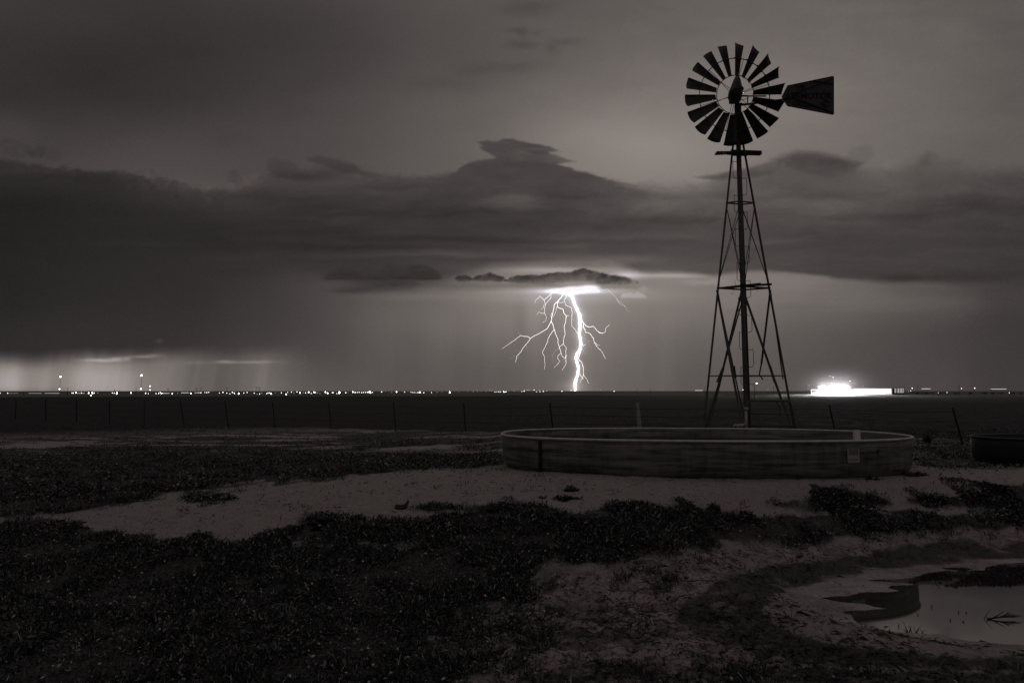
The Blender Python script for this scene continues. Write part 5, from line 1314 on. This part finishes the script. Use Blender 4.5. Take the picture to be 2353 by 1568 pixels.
VL = litter(); me = npmesh('twig_litter', VL, quads(VL), 4, M_BLACK); tag(link('twig_litter', me), kind='stuff'); print('litter', len(VL)//4)

# ---------------------------------------------------------------- single plants and scraps that can be told apart
def clump(u, v, wu, hpx, label, leaf=.5, n=500, name='grass_clump', cat='grass clump', group=None, dy=.35, mat=None):
    x0, y0 = hit(u, v); px = y0/1568; z0 = zat(x0, y0)
    o = Vector((x0, y0, z0)); r_ = empty(name, o); tag(r_, label, cat, group)
    w = wu*px/2; h = hpx*px*.85
    a = RNG.uniform(0, 2*math.pi, n); q = np.sqrt(RNG.uniform(0, 1, n))
    ll = .72+.5*fbm(np.cos(a)*1.3+u, np.sin(a)*1.3+v, 2, 61)*1.6; q_ = q*np.clip(ll, .45, 1.25)
    x = np.cos(a)*q_*w; y = np.sin(a)*q_*min(w, dy)
    z = full_z(x0+x, y0+y)-z0; dome = np.sqrt(np.clip(1-q*q, 0, 1))*(.70+.55*fbm(x/max(w, .01)*2.6+u, y*3, 3, 63)*1.6)
    dome = np.clip(dome, .08, 1.2)
    nb = int(n*(1-leaf)); sb = slice(0, nb); sl = slice(nb, n)
    P = np.stack([x, y, z-.01], -1)
    V = []
    if nb:
        V.append(leaves(P[sb], RNG.uniform(0, 6.3, nb), RNG.uniform(.8, 1.5, nb), h*(.45+.75*dome[sb])*RNG.uniform(.6, 1.1, nb), np.full(nb, .007+px*.35), .4, 'blade'))
        me = npmesh('blades', V[0], quads(V[0]), 4, mat or M_GRASS); link('blades', me, r_)
    if n-nb:
        Pl = P[sl].copy(); Pl[:, 2] += h*dome[sl]*RNG.uniform(.1, .95, n-nb)
        L = RNG.uniform(.03, .07, n-nb); Vl = leaves(Pl, RNG.uniform(0, 6.3, n-nb), RNG.uniform(-.2, 1.0, n-nb), L, L*.5, .3)
        me = npmesh('leaves', Vl, quads(Vl), 4, mat or M_LEAF); link('leaves', me, r_)
    return r_
clump(485, 1145, 132, 8, 'long low dark grass patch alone on the pale sand left of centre', .5, 2600, dy=.25)
clump(1310, 1126, 42, 14, 'small dark grass tuft on the sand below the long tank, upper of two', .2, 500, dy=.10)
clump(1303, 1147, 62, 13, 'wider dark grass tuft on the sand, lower of the two below the tank', .2, 700, dy=.12)
clump(1246, 1143, 26, 8, 'faint low tuft of grass left of the two dark tufts below the tank', .2, 150, dy=.1)
clump(733, 1212, 56, 30, 'tallest dark weed mound rising at the left end of the grassy verge', .6, 2600, name='weed_mound', cat='weed', dy=.3)
clump(660, 1222, 80, 16, 'low rounded weed mound just left of the tallest weed mound', .5, 1500, name='weed_mound', cat='weed', dy=.3)
clump(450, 1236, 66, 20, 'rounded dark grass tuft on the near edge of the sand at left', .3, 1400, dy=.3)
clump(395, 1248, 70, 14, 'low ragged grass tuft beside the rounded tuft at the sand edge', .3, 700, dy=.3)
clump(130, 1222, 150, 18, 'broad grass hummock at the near left edge of the sand', .3, 1600, dy=.35)
clump(1150, 1168, 66, 16, 'dark weed hummock on the verge straight below the left end of the tank', .5, 1100, name='weed_mound', cat='weed', dy=.25)
clump(1450, 1178, 190, 15, 'broad leafy weed bank on the verge below the middle of the tank', .65, 4200, name='weed_mound', cat='weed', dy=.4)
clump(1590, 1180, 120, 13, 'weed bank on the verge between the broad bank and the small tuft', .6, 1800, name='weed_mound', cat='weed', dy=.3)
clump(1640, 1170, 48, 14, 'small dark tuft on the sand at the right end of the weed bank', .3, 600, dy=.15)
clump(1725, 1190, 60, 14, 'dark weed tuft standing between the verge and the big right hummock', .5, 900, name='weed_mound', cat='weed', dy=.25)
clump(1935, 1160, 235, 9, 'large dark weed hummock in front of the right end of the long tank', .5, 6500, name='weed_mound', cat='weed', dy=.85)
clump(2290, 1146, 200, 17, 'large dark weed hummock at the right edge below the black tank', .5, 4500, name='weed_mound', cat='weed', dy=.85)
clump(2130, 1150, 90, 10, 'low weed tuft left of the hummock at the right edge', .4, 900, dy=.3)
clump(2106, 1092, 60, 16, 'dark tuft growing against the right end of the long tank', .4, 900, dy=.3)
clump(2131, 1018, 26, 42, 'tall dry weed stalks behind the right end of the long tank', .0, 220, name='dry_weed', cat='weed', dy=.3, mat=M_GRASS)
clump(2000, 1100, 40, 9, 'little dark tuft at the foot of the tank below the label', .3, 300, dy=.08)
clump(1440, 1449, 30, 20, 'small green tuft on cracked mud', .2, 60, dy=.1) if False else None
M_BARK = noisy('dead_wood', .015, .035, 20, .8, 0, .3)
M_PALEBARK = noisy('pale_dead_wood', .12, .2, 20, .8, 0, .3)
def twigs(name, label, cat, o, paths, mat, r=.004):
    r_ = empty(name, o); tag(r_, label, cat)
    for k, P in enumerate(paths):
        n = len(P); m = MB(o); m.tube(P, [r*(1-.65*i/(n-1))*(1 if k == 0 else .7) for i in range(n)], 5); m.build('stem' if k == 0 else 'twig', mat, r_)
def wp(u, v, h=0.0):
    x, y = on_plane(u, v, ZW); return Vector((x, y, ZW+h))
# a dead branch standing out of the water at the right
def cr(x, y): return (1664.2+.2923*x, 1178.8+.2923*y)
def wq(x, y, y0=830, h=None):
    """point seen at crop (x, y) above the water line row y0"""
    u, v0 = cr(x, y0); X, Y = on_plane(u, v0, ZW); return at(cr(x, y)[0], cr(x, y)[1], Y)
o = wp(*cr(2068, 828))
main = [wq(2068, 828), wq(2120, 818), wq(2180, 812), wq(2240, 800), wq(2320, 798)]
tw = [[wq(2110, 819), wq(2160, 790), wq(2195, 768)], [wq(2160, 813), wq(2220, 790), wq(2270, 787)], [wq(2180, 812), wq(2240, 812), wq(2290, 816)], [wq(2230, 801), wq(2280, 808), wq(2335, 808)],
      [wq(2200, 808), wq(2215, 790), wq(2235, 770)], [wq(2068, 828), wq(2064, 815), wq(2070, 812)]]
twigs('dead_branch', 'dark forked dead branch lying half sunk in the pond at right', 'branch', o, main and [main]+tw, M_BARK, .010)
o = wp(*cr(2040, 826)); twigs('bent_reed', 'thin bent reed in the pond left of the dead branch', 'reed', o, [[wq(2038, 826, 826), wq(2062, 785, 826), wq(2102, 745, 826)]], M_BARK, .004)
k = 0
for (xa, ya, xb, yb, lab) in ((1835, 778, 1835, 758, 'short dark stub in the open water, upper left of the branch'), (1770, 840, 1769, 822, 'short upright stub in mid pond, lower left of the branch'), (1900, 783, 1890, 773, 'tiny forked stub in the open water nearest the bent reed'), (1868, 852, 1878, 838, 'tiny leaning stub in mid pond below the forked stub'),
                              (1518, 798, 1510, 786, 'dark curled stub in the left part of the pond'), (1363, 886, 1360, 856, 'thin upright stem at the near shore of the pond'), (1622, 735, 1627, 712, 'thin bent stem in the water below the dark tank reflection')):
    A = wq(xa, ya, ya); B = wq(xb, yb, ya); C = A.lerp(B, .5)+Vector((.012, 0, 0))
    twigs('water_stub', lab, 'twig', A, [[A, C, B]], M_BARK, .0055)
pl = []
for (x0, y0, x1, y1) in ((1440, 930, 1400, 845), (1440, 930, 1415, 890), (1450, 932, 1452, 870), (1455, 930, 1470, 880), (1430, 928, 1390, 905), (1500, 930, 1490, 872), (1505, 930, 1545, 880), (1510, 932, 1530, 900), (1555, 935, 1540, 905), (1560, 935, 1575, 910), (1470, 930, 1440, 880)):
    A = wq(x0, y0, y0); B = wq(x1, y1, y0); pl.append([A, A.lerp(B, .5)+Vector((random.uniform(-.015, .015), 0, 0)), B])
twigs('marsh_plant', 'straggly dark plant standing at the near shore of the pond', 'plant', pl[0][0], pl, M_BARK, .005)
def gp(u, v, h=0):
    x, y = hit(u, v); return Vector((x, y, zat(x, y)+h))
A = gp(1449, 1313, .02); twigs('pale_root', 'pale bent root lying arched on the mud below the verge', 'root', A, [[A, gp(1451, 1303, .05), gp(1470, 1296, .04), gp(1500, 1296, .04), gp(1536, 1300, .01)]], M_PALEBARK, .016)
A = gp(910, 1166, .01); twigs('wood_scrap', 'dark curled scrap of wood lying on the sand left of centre', 'wood scrap', A, [[A, gp(922, 1167, .02), gp(932, 1165, .03), gp(938, 1161, .07)], [gp(912, 1167, .01), gp(925, 1168, .015), gp(936, 1167, .03)]], M_BARK, .045)
pl = []
for (a, b, c, d) in ((622, 1419, 690, 1421), (630, 1414, 685, 1423), (640, 1412, 668, 1440), (652, 1413, 662, 1436), (660, 1412, 655, 1432), (668, 1416, 662, 1442), (676, 1412, 668, 1430), (690, 1414, 672, 1440), (635, 1424, 680, 1417)):
    A = gp(a, b, .09); B = gp(c, d, .03); pl.append([A, A.lerp(B, .5)+Vector((0, 0, .04)), B])
twigs('straw_tangle', 'pale tangle of dry stalks in the left foreground weeds', 'dry stalks', gp(655, 1428), pl, M_STRAW_ if 'M_STRAW_' in globals() else M_PALEBARK, .0035)
A = gp(407, 1519, .05); twigs('pale_stick', 'pale broken stick in the left foreground grass', 'stick', A, [[A, gp(416, 1513, .06), gp(432, 1512, .05), gp(446, 1513, .05)], [gp(420, 1512, .06), gp(428, 1518, .05)]], M_PALEBARK, .007)
A = gp(1388, 1482, .02); twigs('curved_stalk', 'small pale curved stalk on the near mud', 'stalk', A, [[A, gp(1398, 1472, .04), gp(1401, 1464, .05), gp(1397, 1458, .03)]], M_PALEBARK, .006)
A = gp(1886, 1432, .01)
twigs('mud_twig', 'thin dark twig standing on the mud left of the pond', 'twig', A, [[gp(1828, 1452, .0), gp(1820, 1445, .06), gp(1818, 1440, .14)], ], M_BARK, .004)
# broad-leaved weed in the lower left corner
def broadleaf(u, v, label, n=34, R_=.22, lf=.10):
    o = gp(u, v); r_ = empty('broadleaf_weed', o); tag(r_, label, 'weed')
    az = RNG.uniform(0, 6.3, n); el = RNG.uniform(.1, 1.2, n); q = RNG.uniform(.2, 1, n)*R_
    P = np.stack([np.cos(az)*np.cos(el)*q, np.sin(az)*np.cos(el)*q, .02+np.sin(el)*q*.8], -1)
    L = RNG.uniform(.6, 1.2, n)*lf
    V = leaves(P, az+RNG.uniform(-.6, .6, n), RNG.uniform(-.5, .5, n), L, L*.55, .4); me = npmesh('leaves', V, quads(V), 4, M_BROAD); link('leaves', me, r_)
    m = MB(o)
    for k in range(n): m.tube([o, o+Vector(P[k])*.6+Vector((0, 0, .015)), o+Vector(P[k])], .0025, 4, cap=False)
    m.build('stems', M_GRASS, r_)
M_BROAD = leafmat('broad_leaves', .05, .11, .24, 9)
broadleaf(52, 1500, 'broad-leaved weed in the lower left corner', 60, .24, .085)
broadleaf(20, 1290, 'smaller broad-leaved weed at the left edge of the weeds', 30, .18, .07)
broadleaf(770, 1524, 'broad-leaved weed in the middle of the bottom edge grass', 24, .12, .06)
